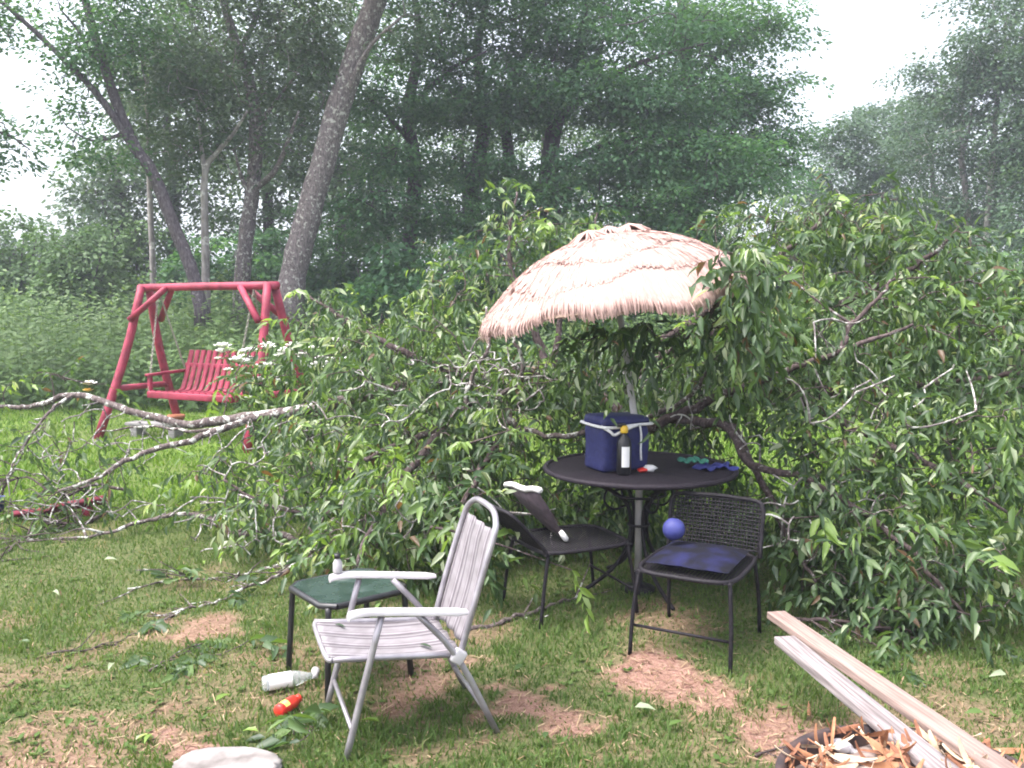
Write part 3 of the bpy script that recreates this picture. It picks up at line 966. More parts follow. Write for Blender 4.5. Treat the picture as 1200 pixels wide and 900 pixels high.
def weed_spots(n):
    y = 12.6 + rng.random(n) ** .8 * 7.0
    x = (rng.random(n) * 2 - 1) * (y * .66 + 1)
    edge = 13.2 + (fbm(x * .35 + 3, x * 0 + 2) - .5) * 2.2 + np.where(x > 2, 1.5, 0)
    k = y > edge
    return x[k], y[k]


weeds('tall_weeds', 'tall mixed green weeds filling the ground between lawn and wood', 5200, weed_spots,
      lambda x, y: (.75 + np.clip((y - 13) * .22, 0, 1.0)) * (.55 + 1.15 * fbm(x * .9 + 9, y * .9)), .17)

# ------------------------------------------------------------------ red log swing
SWA = math.atan2(-.45, .89)
sw_c = np.array([-3.86, 10.80, 0])
swing = thing('porch_swing', 'crimson A-frame garden swing with slatted bench hanging by chains', 'swing', sw_c, SWA)
HB, HL = 1.92, 1.10                                  # beam height, half beam length
mr = M['red_paint']
MB().tube([(-HL - .08, 0, HB), (0, .005, HB + .005), (HL + .08, 0, HB)], .052, 10, k=3).build('top_beam', mr, swing, smooth=True)
for sx in (-1, 1):
    for sy in (-1, 1):
        MB().tube([(sx * (HL + .16), sy * .66, -.02), (sx * (HL + .06), sy * .28, 1.05), (sx * (HL - .02), sy * .055, HB + .02)], [.056, .054, .05], 10, k=3).build('leg', mr, swing, smooth=True)
        # corner brace from beam to leg
        MB().tube([(sx * (HL - .46), sy * .05, HB - .01), (sx * (HL + .0), sy * .25, HB - .42)], [.04, .042], 8).build('corner_brace', mr, swing, smooth=True)
    MB().tube([(sx * (HL + .10), -.46, .62), (sx * (HL + .10), .46, .62)], .04, 8).build('cross_rail', mr, swing, smooth=True)
# bench
SF, SB, BW = -.30, .16, .70
for k in range(13):
    x = -BW + .05 + k * (2 * BW - .1) / 12
    P = [(x, SF, .60), (x, SF + .2, .57), (x, SB - .03, .57), (x, SB + .04, .63), (x, SB + .12, .85), (x, SB + .20, 1.10)]
    S = spline(P, 3)
    mb = MB()
    for a, b in zip(S[:-1], S[1:]):
        pass
    up = np.cross(np.gradient(S, axis=0), np.array([1.0, 0, 0]))
    up = nrmz(up)
    w, t = .036, .011
    G = np.stack([S + np.array([-w, 0, 0]) + up * t, S + np.array([w, 0, 0]) + up * t, S + np.array([w, 0, 0]) - up * t, S + np.array([-w, 0, 0]) - up * t, S + np.array([-w, 0, 0]) + up * t], 1)
    mb.grid(G)
    n = len(S)
    mb.add(G[[0, -1]][:, :4].reshape(-1, 3), [0, 1, 2, 3, 7, 6, 5, 4], [4, 4])
    mb.build('slat', mr, swing)
MB().bar((-BW - .02, SF - .01, .555), (BW + .02, SF - .01, .555), .06, .085, .012).build('seat_rail', mr, swing)
MB().bar((-BW - .02, SB + .02, .535), (BW + .02, SB + .02, .535), .06, .07, .012).build('seat_rail', mr, swing)
MB().bar((-BW - .02, SB + .155, .90), (BW + .02, SB + .155, .90), .05, .06, .01).build('back_rail', mr, swing)
for sx in (-1, 1):
    x = sx * (BW + .03)
    MB().bar((x, SF - .02, .80), (x, SB + .16, .83), .075, .035, .008).build('armrest', mr, swing)
    MB().bar((x, SF + .03, .52), (x, SF + .03, .79), .05, .05, .008, up=(0, 1, 0)).build('arm_post', mr, swing)
    for y0, z0 in ((SF - .0, .58), (SB + .14, .86)):
        mb = MB()
        A, B = np.array((x, y0, z0)), np.array((sx * (BW + .12), -.01, HB - .04))
        n = 34
        for c in range(n):
            p = A + (B - A) * (c + .5) / n
            d = nrmz(B - A)
            s = nrmz(np.cross(d, (1, 0, 0) if c % 2 else (0, 1, 0)))
            e = np.linspace(0, 2 * math.pi, 7)[:-1]
            ring = [p + d * math.cos(q) * .030 + s * math.sin(q) * .012 for q in e]
            mb.tube(ring + [ring[0]], .0045, 4, False)
        tag(mb.build('chain', M['chain'], swing), kind='stuff')

# a low board bench under and behind the swing, and a flower pot
g = gnd(185, 512)
bench = thing('plank_bench', 'low grey weathered board on two blocks under the red swing', 'bench', (g[0], g[1], 0), R(-12))
MB().bar((-.40, 0, .17), (.38, 0, .17), .22, .04, .006).build('seat_board', M['old_board'], bench)
for x in (-.28, .26):
    MB().box((.09, .2, .15), (x, 0, .073), bev=.008).build('support_block', M['old_board'], bench)
g = gnd(207, 502)
pot = thing('flower_pot', 'small terracotta pot standing below the red swing bench', 'pot', (g[0], g[1], 0))
MB().lathe([(0, 0), (.075, 0), (.10, .15), (.115, .15), (.115, .19), (.098, .19), (.09, .14), (0, .14)], 16).build('body', M['terracotta'], pot, smooth=False)

# ------------------------------------------------------------------ thatched parasol
TC = np.array([.732, 4.85, 0])
par = thing('straw_parasol', 'shaggy pale straw thatch parasol tilted above the round table', 'parasol', (TC[0], TC[1], 0))
hub = at(722, 346, 4.93)
Tilt = Matrix.Translation(hub - TC) @ Matrix.Rotation(R(-10.5), 4, 'Y') @ Matrix.Rotation(R(4), 4, 'X')
RR, HH = .75, .335


def dome(r):
    """height of the frame above the rim at radius r: eight ribs make it slightly polygonal"""
    u = np.clip(r / RR, 0, 1.3)
    return HH * (1 - u ** 2.15)


prof = [(RR * u, float(dome(RR * u)) - .012) for u in np.linspace(1.0, .0, 10)]
mb = MB().lathe(prof, 32).xf(Tilt)
solidify(mb.build('canopy', M['thatch_base'], par, smooth=True), .006)
tiers = [(.00, .36, 1700, .022), (.24, .62, 3000, .028), (.50, .84, 4200, .028), (.74, 1.00, 5600, .026)]
tr = np.random.default_rng(11)
for ti, (u0, u1, n, lift) in enumerate(tiers):
    V, lo, to, rr = [], [], [], []
    for k in range(n):
        a = 2 * math.pi * (k + tr.random()) / n
        # ragged bunches: tier edges wander with the angle
        wav = .045 * math.sin(a * 4 + ti * 2.1) + .020 * math.sin(a * 11 + ti)
        ua = max(.02, u0 + wav * .5 + tr.normal() * .015)
        ub = u1 + wav + tr.normal() * .014
        r0, r1 = RR * ua, RR * ub
        n_seg = 4
        da = tr.normal() * .02
        w0 = .0022 + .0022 * tr.random()
        pts = []
        for s in range(n_seg + 1):
            t = s / n_seg
            r = r0 + (r1 - r0) * t
            z = float(dome(r)) + lift * (.6 + .4 * t) + tr.normal() * .0012
            pts.append((r, z))
        if ti == 3:                                   # the lowest tier hangs over the rim as a fringe
            fl = .060 + .018 * tr.random() + .008 * math.sin(a * 6)
            r, z = pts[-1]
            pts.append((r + .012 + .012 * tr.random(), z - fl * .5))
            pts.append((r + .010 + .006 * tr.normal(), z - fl))
        b = len(V)
        for s, (r, z) in enumerate(pts):
            aa = a + da * s / len(pts)
            hw = w0 * (1 if s < len(pts) - 1 else .85)
            cx, sx_ = math.cos(aa), math.sin(aa)
            tw = tr.normal() * .0015
            V.append((r * cx - sx_ * hw, r * sx_ + cx * hw, z + tw))
            V.append((r * cx + sx_ * hw, r * sx_ - cx * hw, z - tw))
        m = len(pts) - 1
        for s in range(m):
            lo += [b + 2 * s, b + 2 * s + 1, b + 2 * s + 3, b + 2 * s + 2]
            to.append(4)
        rr += [min(1, max(0, tr.random() * .8 + .1 + .1 * math.sin(a * 9)))] * m
    V = np.array(V) @ np.array(Tilt)[:3, :3].T + np.array(Tilt)[:3, 3]
    tag(link('thatch_tier', np_mesh('thatch_tier', V, lo, to, False, {'rnd': rr}), M['thatch'], par), kind='stuff')
# top knots of straw
mb = MB()
for cx, cy, s in ((-.10, -.05, .07), (.14, .02, .065), (.02, .06, .05)):
    for k in range(60):
        a = tr.random() * 6.28
        p = np.array([cx, cy, float(dome(math.hypot(cx, cy))) + .03])
        q = p + np.array([math.cos(a) * s * 1.8, math.sin(a) * s * 1.8, -.02 - .03 * tr.random()])
        mb.tube([p + [0, 0, .028], (p + q) / 2 + [0, 0, .022], q], [.006, .008, .004], 4, False)
mb.xf(Tilt)
nf = sum(len(t) for t in mb.T)
tag(mb.build('straw_knot', M['thatch'], par, face_attrs={'rnd': tr.random(nf)}), kind='stuff')
ap = np.array((Tilt @ Vector((0, 0, HH - .02)))[:])
MB().tube([(0, 0, 0), (.0, 0, .80), (hub[0] - TC[0] + .03, hub[1] - TC[1], hub[2] - .16), ap * .98], [.021, .021, .018, .016], 12).build('pole', M['white_plastic'], par, smooth=True)
for k in range(8):
    a = k * math.pi / 4 + .2
    P = [(0.02 * math.cos(a), .02 * math.sin(a), HH - .03)] + [(RR * u * math.cos(a), RR * u * math.sin(a), float(dome(RR * u)) - .03) for u in (.3, .6, .98)]
    MB().tube(P, .006, 5, k=2).xf(Tilt).build('rib', M['pale_bark'], par)
MB().lathe([(0, -.02), (.10, -.02), (.10, .008), (.05, .02), (.028, .03), (.028, .10), (0, .10)], 24).build('base', M['black_metal'], par, smooth=False)

# ------------------------------------------------------------------ round black metal table
TH, TR_ = .71, .54
table = thing('round_table', 'round black metal mesh patio table under the straw parasol', 'table', (TC[0], TC[1], 0))
mb = MB()
step = .017
for dsgn in (0, 1):
    for k in np.arange(-TR_ + step / 2, TR_, step):
        if abs(k) < .03:
            segs = [(-math.sqrt(TR_ ** 2 - k * k) + .004, -.028), (.028, math.sqrt(TR_ ** 2 - k * k) - .004)]
        else:
            h = math.sqrt(TR_ ** 2 - k * k) - .004
            segs = [(-h, h)]
        for s0, s1 in segs:
            z = TH - .004 + dsgn * .0025
            p, q = ((k, s0, z), (k, s1, z)) if dsgn else ((s0, k, z), (s1, k, z))
            mb.bar(p, q, .0105, .002)
mb.xf(Matrix.Rotation(R(38), 4, 'Z'))
tag(mb.build('mesh_top', M['table_metal'], table), kind='stuff')
a = np.linspace(0, 2 * math.pi, 49)
MB().tube(np.stack([np.cos(a) * TR_, np.sin(a) * TR_, np.full(49, TH - .004)], -1), .015, 8, False).build('rim', M['table_metal'], table, smooth=True)
MB().tube(np.stack([np.cos(a) * .032, np.sin(a) * .032, np.full(49, TH)], -1)[::2], .007, 6, False).build('pole_ring', M['table_metal'], table, smooth=True)
for k in range(4):
    c, s = math.cos(R(20 + 90 * k)), math.sin(R(20 + 90 * k))
    P = [(r * c, r * s, z) for r, z in ((.46, TH - .02), (.33, .655), (.17, .585), (.075, .50), (.05, .38), (.075, .25), (.17, .13), (.30, .05), (.40, .008))]
    MB().tube(P, .0115, 8, k=3).build('leg', M['black_metal'], table, smooth=True)
    P = [(r * c, r * s, z) for r, z in ((.07, .50), (.16, .48), (.22, .53), (.20, .60), (.14, .62))]
    MB().tube(P, .007, 6, k=4).build('scroll', M['black_metal'], table, smooth=True)
for z, r in ((.38, .058), (.56, .15)):
    MB().tube(np.stack([np.cos(a) * r, np.sin(a) * r, np.full(49, z)], -1)[::2], .008, 6, False).build('brace_ring', M['black_metal'], table, smooth=True)


# ------------------------------------------------------------------ black metal patio chairs
def patio_chair(label, loc, rz, bh, lean, seat_h=.40):
    """faces its own -Y"""
    t = thing('metal_chair', label, 'chair', loc, rz, 'black metal patio chairs at the round table')
    hw, hd = .235, .27
    bm_ = M['black_metal']
    # seat ring and mesh
    sa = np.linspace(0, 2 * math.pi, 37)
    rx = np.sign(np.cos(sa)) * np.abs(np.cos(sa)) ** .45 * hw
    ry = np.sign(np.sin(sa)) * np.abs(np.sin(sa)) ** .45 * hd
    MB().tube(np.stack([rx, ry, np.full(37, seat_h)], -1), .011, 8, False).build('seat_frame', bm_, t, smooth=True)
    mb = MB()
    for k in np.arange(-hw + .015, hw - .01, .018):
        mb.bar((k, -hd + .005, seat_h - .004), (k, hd - .005, seat_h - .004), .007, .002)
    for k in np.arange(-hd + .015, hd - .01, .018):
        mb.bar((-hw + .005, k, seat_h - .001), (hw - .005, k, seat_h - .001), .007, .002)
    tag(mb.build('seat_mesh', bm_, t), kind='stuff')
    # back
    z0, z1 = seat_h + .02, bh
    f = lambda u, v: np.array([u * hw, hd - .01 + lean * v - .035 * (1 - u * u) * -1 * .6, z0 + (z1 - z0) * v])
    loop = [f(-1, 0), f(-1, .4), f(-1, .85), f(-.85, 1), f(-.4, 1.02), f(0, 1.03), f(.4, 1.02), f(.85, 1), f(1, .85), f(1, .4), f(1, 0)]
    MB().tube([loop[0] - [0, 0, .03]] + loop + [loop[-1] - [0, 0, .03]], .011, 8, k=3).build('back_frame', bm_, t, smooth=True)
    mb = MB()
    for u in np.arange(-.94, .95, .075):
        mb.tube([f(u, 0), f(u, .5), f(u, .99)], .0042, 4, False)
    for v in np.arange(0, 1, .018 / (z1 - z0)):
        mb.tube([f(u, v) for u in (-.99, -.5, 0, .5, .99)], .0042, 4, False)
    tag(mb.build('back_mesh', bm_, t), kind='stuff')
    for sx in (-1, 1):
        MB().tube([(sx * hw * .9, -hd * .86, seat_h), (sx * hw * .98, -hd * .98, seat_h * .5), (sx * hw, -hd * 1.06, .003)], .010, 8, k=3).build('leg', bm_, t, smooth=True)
        MB().tube([(sx * hw * .9, hd * .86, seat_h), (sx * hw * .98, hd * .98, seat_h * .5), (sx * hw, hd * 1.06, .003)], .010, 8, k=3).build('leg', bm_, t, smooth=True)
        P = [f(sx, .62), (sx * (hw + .03), hd * .5, seat_h + .20), (sx * (hw + .035), -hd * .3, seat_h + .205), (sx * (hw + .02), -hd * .85, seat_h + .15), (sx * hw * .95, -hd * .86, seat_h)]
        if bh > .9:
            MB().tube(P, .010, 8, k=4).build('armrest', bm_, t, smooth=True)
    MB().tube([(-hw * .98, -hd * .96, .14), (hw * .98, -hd * .96, .14)], .007, 6).build('stretcher', bm_, t)
    return t


patio_chair('black metal mesh chair with blue cushion in front of the round table', (.895, 4.013, 0), R(-28.7), .66, .05)
patio_chair('black metal chair with plum cushion on its back, left of the round table', (.31, 4.53, 0), R(114), .61, .19, .38)


def sheet(f, nu, nv):
    return np.array([[f(u, v) for v in np.linspace(0, 1, nv)] for u in np.linspace(0, 1, nu)])


def pillow(name, label, cat, corners, thick, m, group=None, sub=12):
    """quilted pad over four world corners (a b c d), thick in the middle"""
    a, b, c, d = [np.array(k, float) for k in corners]
    o = a.copy()
    nn = nrmz(np.cross(b - a, d - a))
    t = thing(name, label, cat, o, 0, group)
    pr = np.random.default_rng(5)

    def pt(u, v, s):
        p = (a * (1 - u) + b * u) * (1 - v) + (d * (1 - u) + c * u) * v
        e = (max(0, math.sin(math.pi * u)) * max(0, math.sin(math.pi * v))) ** .4
        q = 1 - .25 * (abs(math.sin(3 * math.pi * u)) < .15) * 1.0
        return p - o + nn * s * thick * .5 * e * q + pr.normal(size=3) * .0015
    mb = MB()
    mb.grid(sheet(lambda u, v: pt(u, v, 1), sub, sub))
    mb.grid(sheet(lambda u, v: pt(v, u, -1), sub, sub))
    mb.build('pad', m, t, smooth=True)
    return t, pt


pl, pt = pillow('seat_cushion', 'dark plum cushion with white edge slung over a metal chair back', 'cushion',
                [(-.034, 4.84, .605), (.146, 4.42, .655), (.285, 4.46, .385), (.19, 4.84, .385)], .055, M['plum_cloth'])
MB().tube([pt(u, .01, 0) + np.array([0, 0, .012 + .006 * math.sin(u * 9)]) for u in np.linspace(0, 1, 9)], .017, 6).build('white_edge', M['white_cloth'], pl, smooth=True)
MB().tube([pt(1.0, v, 0) + np.array([.006, -.006, 0]) for v in (.78, .86, .94, 1.0)], [.012, .018, .018, .010], 6).build('white_tip', M['white_cloth'], pl, smooth=True)
c0 = np.array([.895, 4.013, .405])
rot = Matrix.Rotation(R(-28.7), 3, 'Z')
cw = lambda x, y, z: c0 + np.array((rot @ Vector((x, y, 0)))[:]) + np.array([0, 0, z])
pillow('seat_cushion', 'crumpled dark blue cushion on the metal chair in front of the table', 'cushion', [cw(-.19, -.22, .032), cw(.20, -.22, .032), cw(.20, .2, .032), cw(-.19, .2, .032)], .07, M['blue_cloth'])
bl = thing('play_ball', 'small bright blue ball on the metal chair beside the parasol pole', 'ball', cw(-.14, .05, .07))
b = bmesh.new()
bmesh.ops.create_icosphere(b, subdivisions=3, radius=.055)
for v in b.verts:
    v.co *= 1 + .03 * math.sin(v.co.x * 60) * math.cos(v.co.z * 40)
MB().bm(b).build('ball_shell', M['blue_plastic'], bl, loc=(0, 0, .062), smooth=True)
MB().lathe([(0, .066), (.005, .0655), (.007, .063)], 8).build('air_valve', M['black_plastic'], bl, loc=(0, 0, .062))

# ------------------------------------------------------------------ things on the table
g = at(722, 543, 4.82)
cool = thing('cooler_bag', 'soft navy cooler bag with white trim on the round table', 'cooler', (g[0], g[1], TH + .003), R(24))
b = bmesh.new()
bmesh.ops.create_cube(b, size=1)
bmesh.ops.scale(b, vec=(.30, .22, .255), verts=b.verts)
bmesh.ops.bevel(b, geom=b.edges[:], offset=.022, segments=3, affect='EDGES', profile=.5)
bmesh.ops.subdivide_edges(b, edges=[e for e in b.edges if e.calc_length() > .1], cuts=4, use_grid_fill=True)
for v in b.verts:
    k = 1 + .03 * math.sin(v.co.z * 22 + v.co.x * 9)
    v.co.x *= k
    v.co.y *= 1 + .035 * math.cos(v.co.z * 18 + v.co.y * 5)
MB().bm(b, Matrix.Translation((0, 0, .1275))).build('body', M['navy'], cool, smooth=True)
b = bmesh.new()
bmesh.ops.create_cube(b, size=1)
bmesh.ops.scale(b, vec=(.315, .235, .075), verts=b.verts)
bmesh.ops.bevel(b, geom=b.edges[:], offset=.028, segments=3, affect='EDGES', profile=.5)
for v in b.verts:
    if v.co.z > 0:
        v.co.z += .012 * math.sin(v.co.x * 14 + 1) - .02 * (v.co.x > .05)
lid = MB().bm(b, Matrix.Translation((0, 0, .285))).build('lid', M['navy'], cool, smooth=True)
hx, hy = .162, .122
trim = [(-hx, hy, .262), (-hx - .004, 0, .258), (-hx, -hy, .258), (-.09, -hy - .006, .252), (-.02, -hy - .006, .256), (.06, -hy - .004, .262), (hx, -hy, .264), (hx + .004, 0, .266), (hx, hy, .264), (0, hy + .004, .264), (-hx, hy, .262)]
MB().tube(trim, .0085, 6, False, k=3).build('trim', M['white_strap'], lid, smooth=True)
MB().tube([(-hx - .002, -hy * .9, .262), (-.125, -hy - .016, .235), (-.10, -hy - .022, .215), (-.06, -hy - .018, .226), (.01, -hy - .014, .25), (.06, -hy - .012, .262)], .0085, 6, k=4).build('carry_strap', M['white_strap'], cool, smooth=True)
MB().tube([(.075, -hy - .004, .262), (.08, -hy - .012, .20), (.082, -hy - .006, .12), (.084, -hy - .008, .06)], .006, 6, k=3).build('hanging_strap', M['white_strap'], cool, smooth=True)

g = at(731, 549, 4.64)
bt = thing('spray_bottle', 'black bottle with white label and yellow top in front of the cooler bag', 'bottle', (g[0], g[1], TH + .003), R(10))
bt.scale = (1.2, 1.2, 1.25)
MB().lathe([(0, 0), (.030, 0), (.033, .006), (.033, .135), (.026, .158), (.013, .172), (.013, .185), (0, .185)], 20).build('body', M['black_plastic'], bt, smooth=True)
aa = np.linspace(R(-125), R(-58), 9)
G = np.array([[(.0336 * math.cos(q) - 0, .0336 * math.sin(q), z) for z in (.035, .125)] for q in aa])
MB().grid(G).build('label', M['label_white'], bt)
cap = MB().lathe([(0, .183), (.017, .183), (.018, .19), (.018, .207), (.012, .216), (0, .216)], 14).build('spray_top', M['yellow_plastic'], bt, smooth=True)
MB().box((.045, .016, .016), (-.014, 0, .217), bev=.004).build('nozzle', M['black_plastic'], cap)

g = at(757, 541, 4.72)
w = thing('crumpled_wrapper', 'small crumpled white and red wrapper beside the black bottle', 'wrapper', (g[0], g[1], TH + .002), R(15))
for nm, m, off, s in (('white_crumple', 'white_cloth', (.02, 0, .018), (.045, .03, .022)), ('red_crumple', 'red_plastic', (-.025, -.012, .012), (.03, .022, .014))):
    b = bmesh.new()
    bmesh.ops.create_icosphere(b, subdivisions=2, radius=1)
    for v in b.verts:
        v.co *= 1 + .22 * random.uniform(-1, 1)
        v.co = Vector((v.co.x * s[0], v.co.y * s[1], max(-.95, v.co.z) * s[2]))
    MB().bm(b, Matrix.Translation(off)).build(nm, M[m], w)


def towel(name, label, px, py, D, sx, sy, m, seed, z, rz):
    q = np.random.default_rng(seed)
    g = at(px, py, D)
    ph = q.random(6) * 6
    def f(u, v):
        x, y = (u - .5) * sx, (v - .5) * sy
        zz = .012 + .014 * math.sin(u * 11 + ph[0] + 3 * v) * math.sin(v * 6 + ph[1]) + .008 * math.sin(u * 23 + ph[2])
        return (x + .015 * math.sin(v * 7 + ph[3]), y + .02 * math.sin(u * 8 + ph[4]), max(.004, zz))
    o = MB().grid(sheet(f, 28, 16)).build(name, m, None, loc=(g[0], g[1], z), smooth=True)
    o.rotation_euler.z = rz
    solidify(o, .004, 1)
    return tag(o, label, 'cloth')


towel('folded_cloth', 'crumpled blue cloth near the right rim of the round table', 836, 540, 4.80,   .22, .15, M['blue_towel'], 2, TH + .005, R(8))
towel('folded_cloth', 'crumpled green cloth beside the blue one on the round table', 812, 537, 4.88, .15, .09, M['green_cloth'], 4, TH + .026, R(-12))

# ------------------------------------------------------------------ folding lawn chair
A2 = np.array([.940, .342])
CA = math.atan2(A2[1], A2[0])
lawn = thing('lawn_chair', 'folding aluminium lawn chair with grey striped sling and white arms', 'chair', (-.592, 2.912, 0), CA)
WD = .46                                              # local: x = front to back, y = near to far
al = M['alu']
for y in (0, WD):
    MB().tube([(0, y, .008), (.06, y, .24), (.135, y, .520)], .0125, 10, k=3).build('front_leg', al, lawn, smooth=True)
    MB().tube([(.27, y + (.018 if y == 0 else -.018), .508), (.42, y + (.018 if y == 0 else -.018), .325), (.575, y + (.018 if y == 0 else -.018), .008)], .0125, 10, k=3).build('rear_leg', al, lawn, smooth=True)
    MB().tube([(-.035, y + (.035 if y == 0 else -.035), .372), (.18, y + (.035 if y == 0 else -.035), .352), (.46, y + (.035 if y == 0 else -.035), .325)], .0115, 10, k=3).build('seat_rail', al, lawn, smooth=True)
    # moulded armrest
    P = [(.015, y, .530), (.03, y, .540), (.10, y, .543), (.30, y, .520), (.455, y, .500)]
    S = spline(P, 4)
    mb = MB()
    hw, tt_ = .021, .009
    prof_ = [(-hw, -.010), (-hw, .004), (-hw * .7, tt_), (hw * .7, tt_), (hw, .004), (hw, -.010), (hw * .8, -.013), (-hw * .8, -.013), (-hw, -.010)]
    G = np.array([[p + np.array([0, q * (.75 if i_ in (0, len(S) - 1) else 1), z * (.6 if i_ in (0, len(S) - 1) else 1)]) for q, z in prof_] for i_, p in enumerate(S)])
    mb.grid(G)
    mb.add(G[[0, -1]][:, :8].reshape(-1, 3), list(range(8))[::-1] + list(range(8, 16)), [8, 8])
    mb.build('armrest', M['white_plastic'], lawn, smooth=False)
    MB().box((.05, .03, .055), (.425, y + (.02 if y == 0 else -.02), .325), rot=(0, R(35), 0), bev=.008).build('hinge', M['white_plastic'], lawn)
MB().tube([(.028, 0, .11), (.028, WD, .11)], .009, 8).build('cross_bar', al, lawn, smooth=True)
MB().tube([(.53, 0.018, .10), (.53, WD - .018, .10)], .009, 8).build('cross_bar', al, lawn, smooth=True)
MB().tube([(-.035, .03, .372), (-.05, .06, .372), (-.052, WD / 2, .368), (-.05, WD - .06, .372), (-.035, WD - .03, .372)], .0115, 8, k=3).build('front_rail', al, lawn, smooth=True)
# back hoop
bk = lambda s, y: np.array([.44 + .135 * s + .02 * s * s, y, .33 + .50 * s])
hoop = [bk(-.05, .04), bk(.3, .035), bk(.6, .035), bk(.88, .04), bk(.97, .07), bk(1.02, .13), bk(1.03, WD / 2), bk(1.02, WD - .13), bk(.97, WD - .07), bk(.88, WD - .04), bk(.6, WD - .035), bk(.3, WD - .035), bk(-.05, WD - .04)]
MB().tube(hoop, .0125, 10, k=4).build('back_frame', al, lawn, smooth=True)


def sling(f, nu, nv, name):
    G = sheet(f, nu, nv)
    ac = np.tile(np.linspace(0, 1, nv), nu)
    o = MB().grid(G).build(name, M['sling'], lawn, smooth=True, point_attrs={'across': ac})
    solidify(o, .003, 0)
    return o


sling(lambda u, v: (-.05 + .49 * u, .03 + (WD - .06) * v, .386 - .05 * u - .022 * math.sin(math.pi * u) * (.4 + .6 * math.sin(math.pi * v)) - .006 * math.sin(v * 22)), 20, 44, 'seat_sling')
sling(lambda u, v: bk(.02 + .86 * u, .045 + (WD - .09) * v) + np.array([.012 + .018 * math.sin(math.pi * v) * math.sin(math.pi * min(1, u + .15)), 0, 0]) + np.array([-.005 * math.sin(v * 22), 0, 0]), 22, 44, 'back_sling')

# ------------------------------------------------------------------ small side table with green glass
p1, p2 = np.array([-.757, 3.384]), np.array([-.997, 3.684])
ex = nrmz(np.array([.78, .62]))
ey = nrmz(p2 - p1)
side = thing('side_table', 'low black framed side table with dark green glass top beside the lawn chair', 'table', (p1[0], p1[1], 0), math.atan2(ex[1], ex[0]))
LX, LY, SH = .40, .385, .395
ch = .05
oct_ = [(ch, 0), (LX - ch, 0), (LX, ch), (LX, LY - ch), (LX - ch, LY), (ch, LY), (0, LY - ch), (0, ch), (ch, 0)]
MB().tube([(x, y, SH) for x, y in oct_], .014, 8, False).build('top_frame', M['dark_green_frame'], side, smooth=False)
mb = MB()
inn = [(LX / 2 + (x - LX / 2) * .97, LY / 2 + (y - LY / 2) * .97) for x, y in oct_[:-1]]
mb.add([(x, y, SH + .012) for x, y in inn] + [(x, y, SH + .004) for x, y in inn], list(range(8)) + list(range(15, 7, -1)), [8, 8])
mb.add([(x, y, z) for x, y in inn for z in (SH + .004, SH + .012)], sum([[2 * k, (2 * k + 2) % 16, (2 * k + 3) % 16, 2 * k + 1] for k in range(8)], []), [4] * 8)
mb.build('glass_top', M['glass_top'], side)
for x, y, dx, dy in ((.02, .02, -.02, -.02), (LX - .02, .02, .02, -.02), (LX - .02, LY - .02, .02, .02), (.02, LY - .02, -.02, .02)):
    MB().tube([(x, y, SH - .005), (x + dx * .2, y + dy * .2, SH * .8), (x + dx, y + dy, .003)], .0135, 8, k=2).build('leg', M['dark_green_frame'], side, smooth=True)
# bottle standing on the side table, half in the leaves
tb = thing('glass_bottle', 'small pale bottle with dark cap on the lawn chair arm beside the leaves', 'bottle', (*(np.array([-.592, 2.912]) + A2 * .05 + np.array([-.342, .940]) * WD), .555))
MB().lathe([(0, 0), (.017, 0), (.019, .006), (.019, .040), (.011, .056), (.011, .060), (0, .060)], 14).build('body', M['white_plastic'], tb, smooth=True)
MB().lathe([(0, .060), (.013, .060), (.013, .078), (0, .078)], 12).build('cap', M['black_plastic'], tb)


# ------------------------------------------------------------------ litter on the grass
def lying_bottle(name, label, px, py, D_rz, L_, r, parts):
    g = gnd(px, py)
    t = thing(name, label, 'bottle', (g[0], g[1], float(gz(g[0], g[1])) + r + .012), D_rz)
    return t


t = lying_bottle('plastic_bottle', 'clear plastic bottle with white label lying under the green glass table', 336, 808, R(24), .18, .032, None)
turn = Matrix.Rotation(R(90), 4, 'Y')
MB().lathe([(0, -.10), (.026, -.10), (.032, -.092), (.032, .03), (.030, .045), (.018, .085), (.013, .095), (.013, .108), (0, .108)], 18).xf(turn).build('body', M['clear_plastic'], t, smooth=True)
MB().lathe([(.0328, -.075), (.0332, -.07), (.0332, .015), (.0328, .02)], 18).xf(turn).build('label', M['label_white'], t, smooth=True)
MB().lathe([(0, .130), (.016, .130), (.016, .109), (.012, .109)], 12).xf(turn).build('cap', M['white_plastic'], t)
t = lying_bottle('juice_bottle', 'small red bottle with yellow label lying on the grass', 338, 836, R(66), .11, .022, None)
MB().lathe([(0, -.062), (.022, -.062), (.026, -.056), (.026, .028), (.022, .045), (.016, .052), (0, .052)], 16).xf(turn).build('body', M['red_plastic'], t, smooth=True)
G = np.array([[(x, .0266 * math.cos(q), .0266 * math.sin(q)) for x in (-.040, -.012)] for q in np.linspace(R(20), R(150), 9)])
MB().grid(G).build('label', M['yellow_print'], t, smooth=True)
MB().lathe([(0, .053), (.017, .053), (.017, .068), (0, .068)], 14).xf(turn).build('cap', M['red_plastic'], t)
g = gnd(370, 792)
t = thing('bottle_cap', 'round white bottle cap in the grass under the green glass table', 'cap', (g[0], g[1], .022), 0)
MB().lathe([(0, .012), (.016, .012), (.018, .008), (.018, -.008), (.015, -.008), (.015, .004), (0, .004)], 16).xf(Matrix.Rotation(R(60), 4, 'X')).build('cap_shell', M['white_plastic'], t)

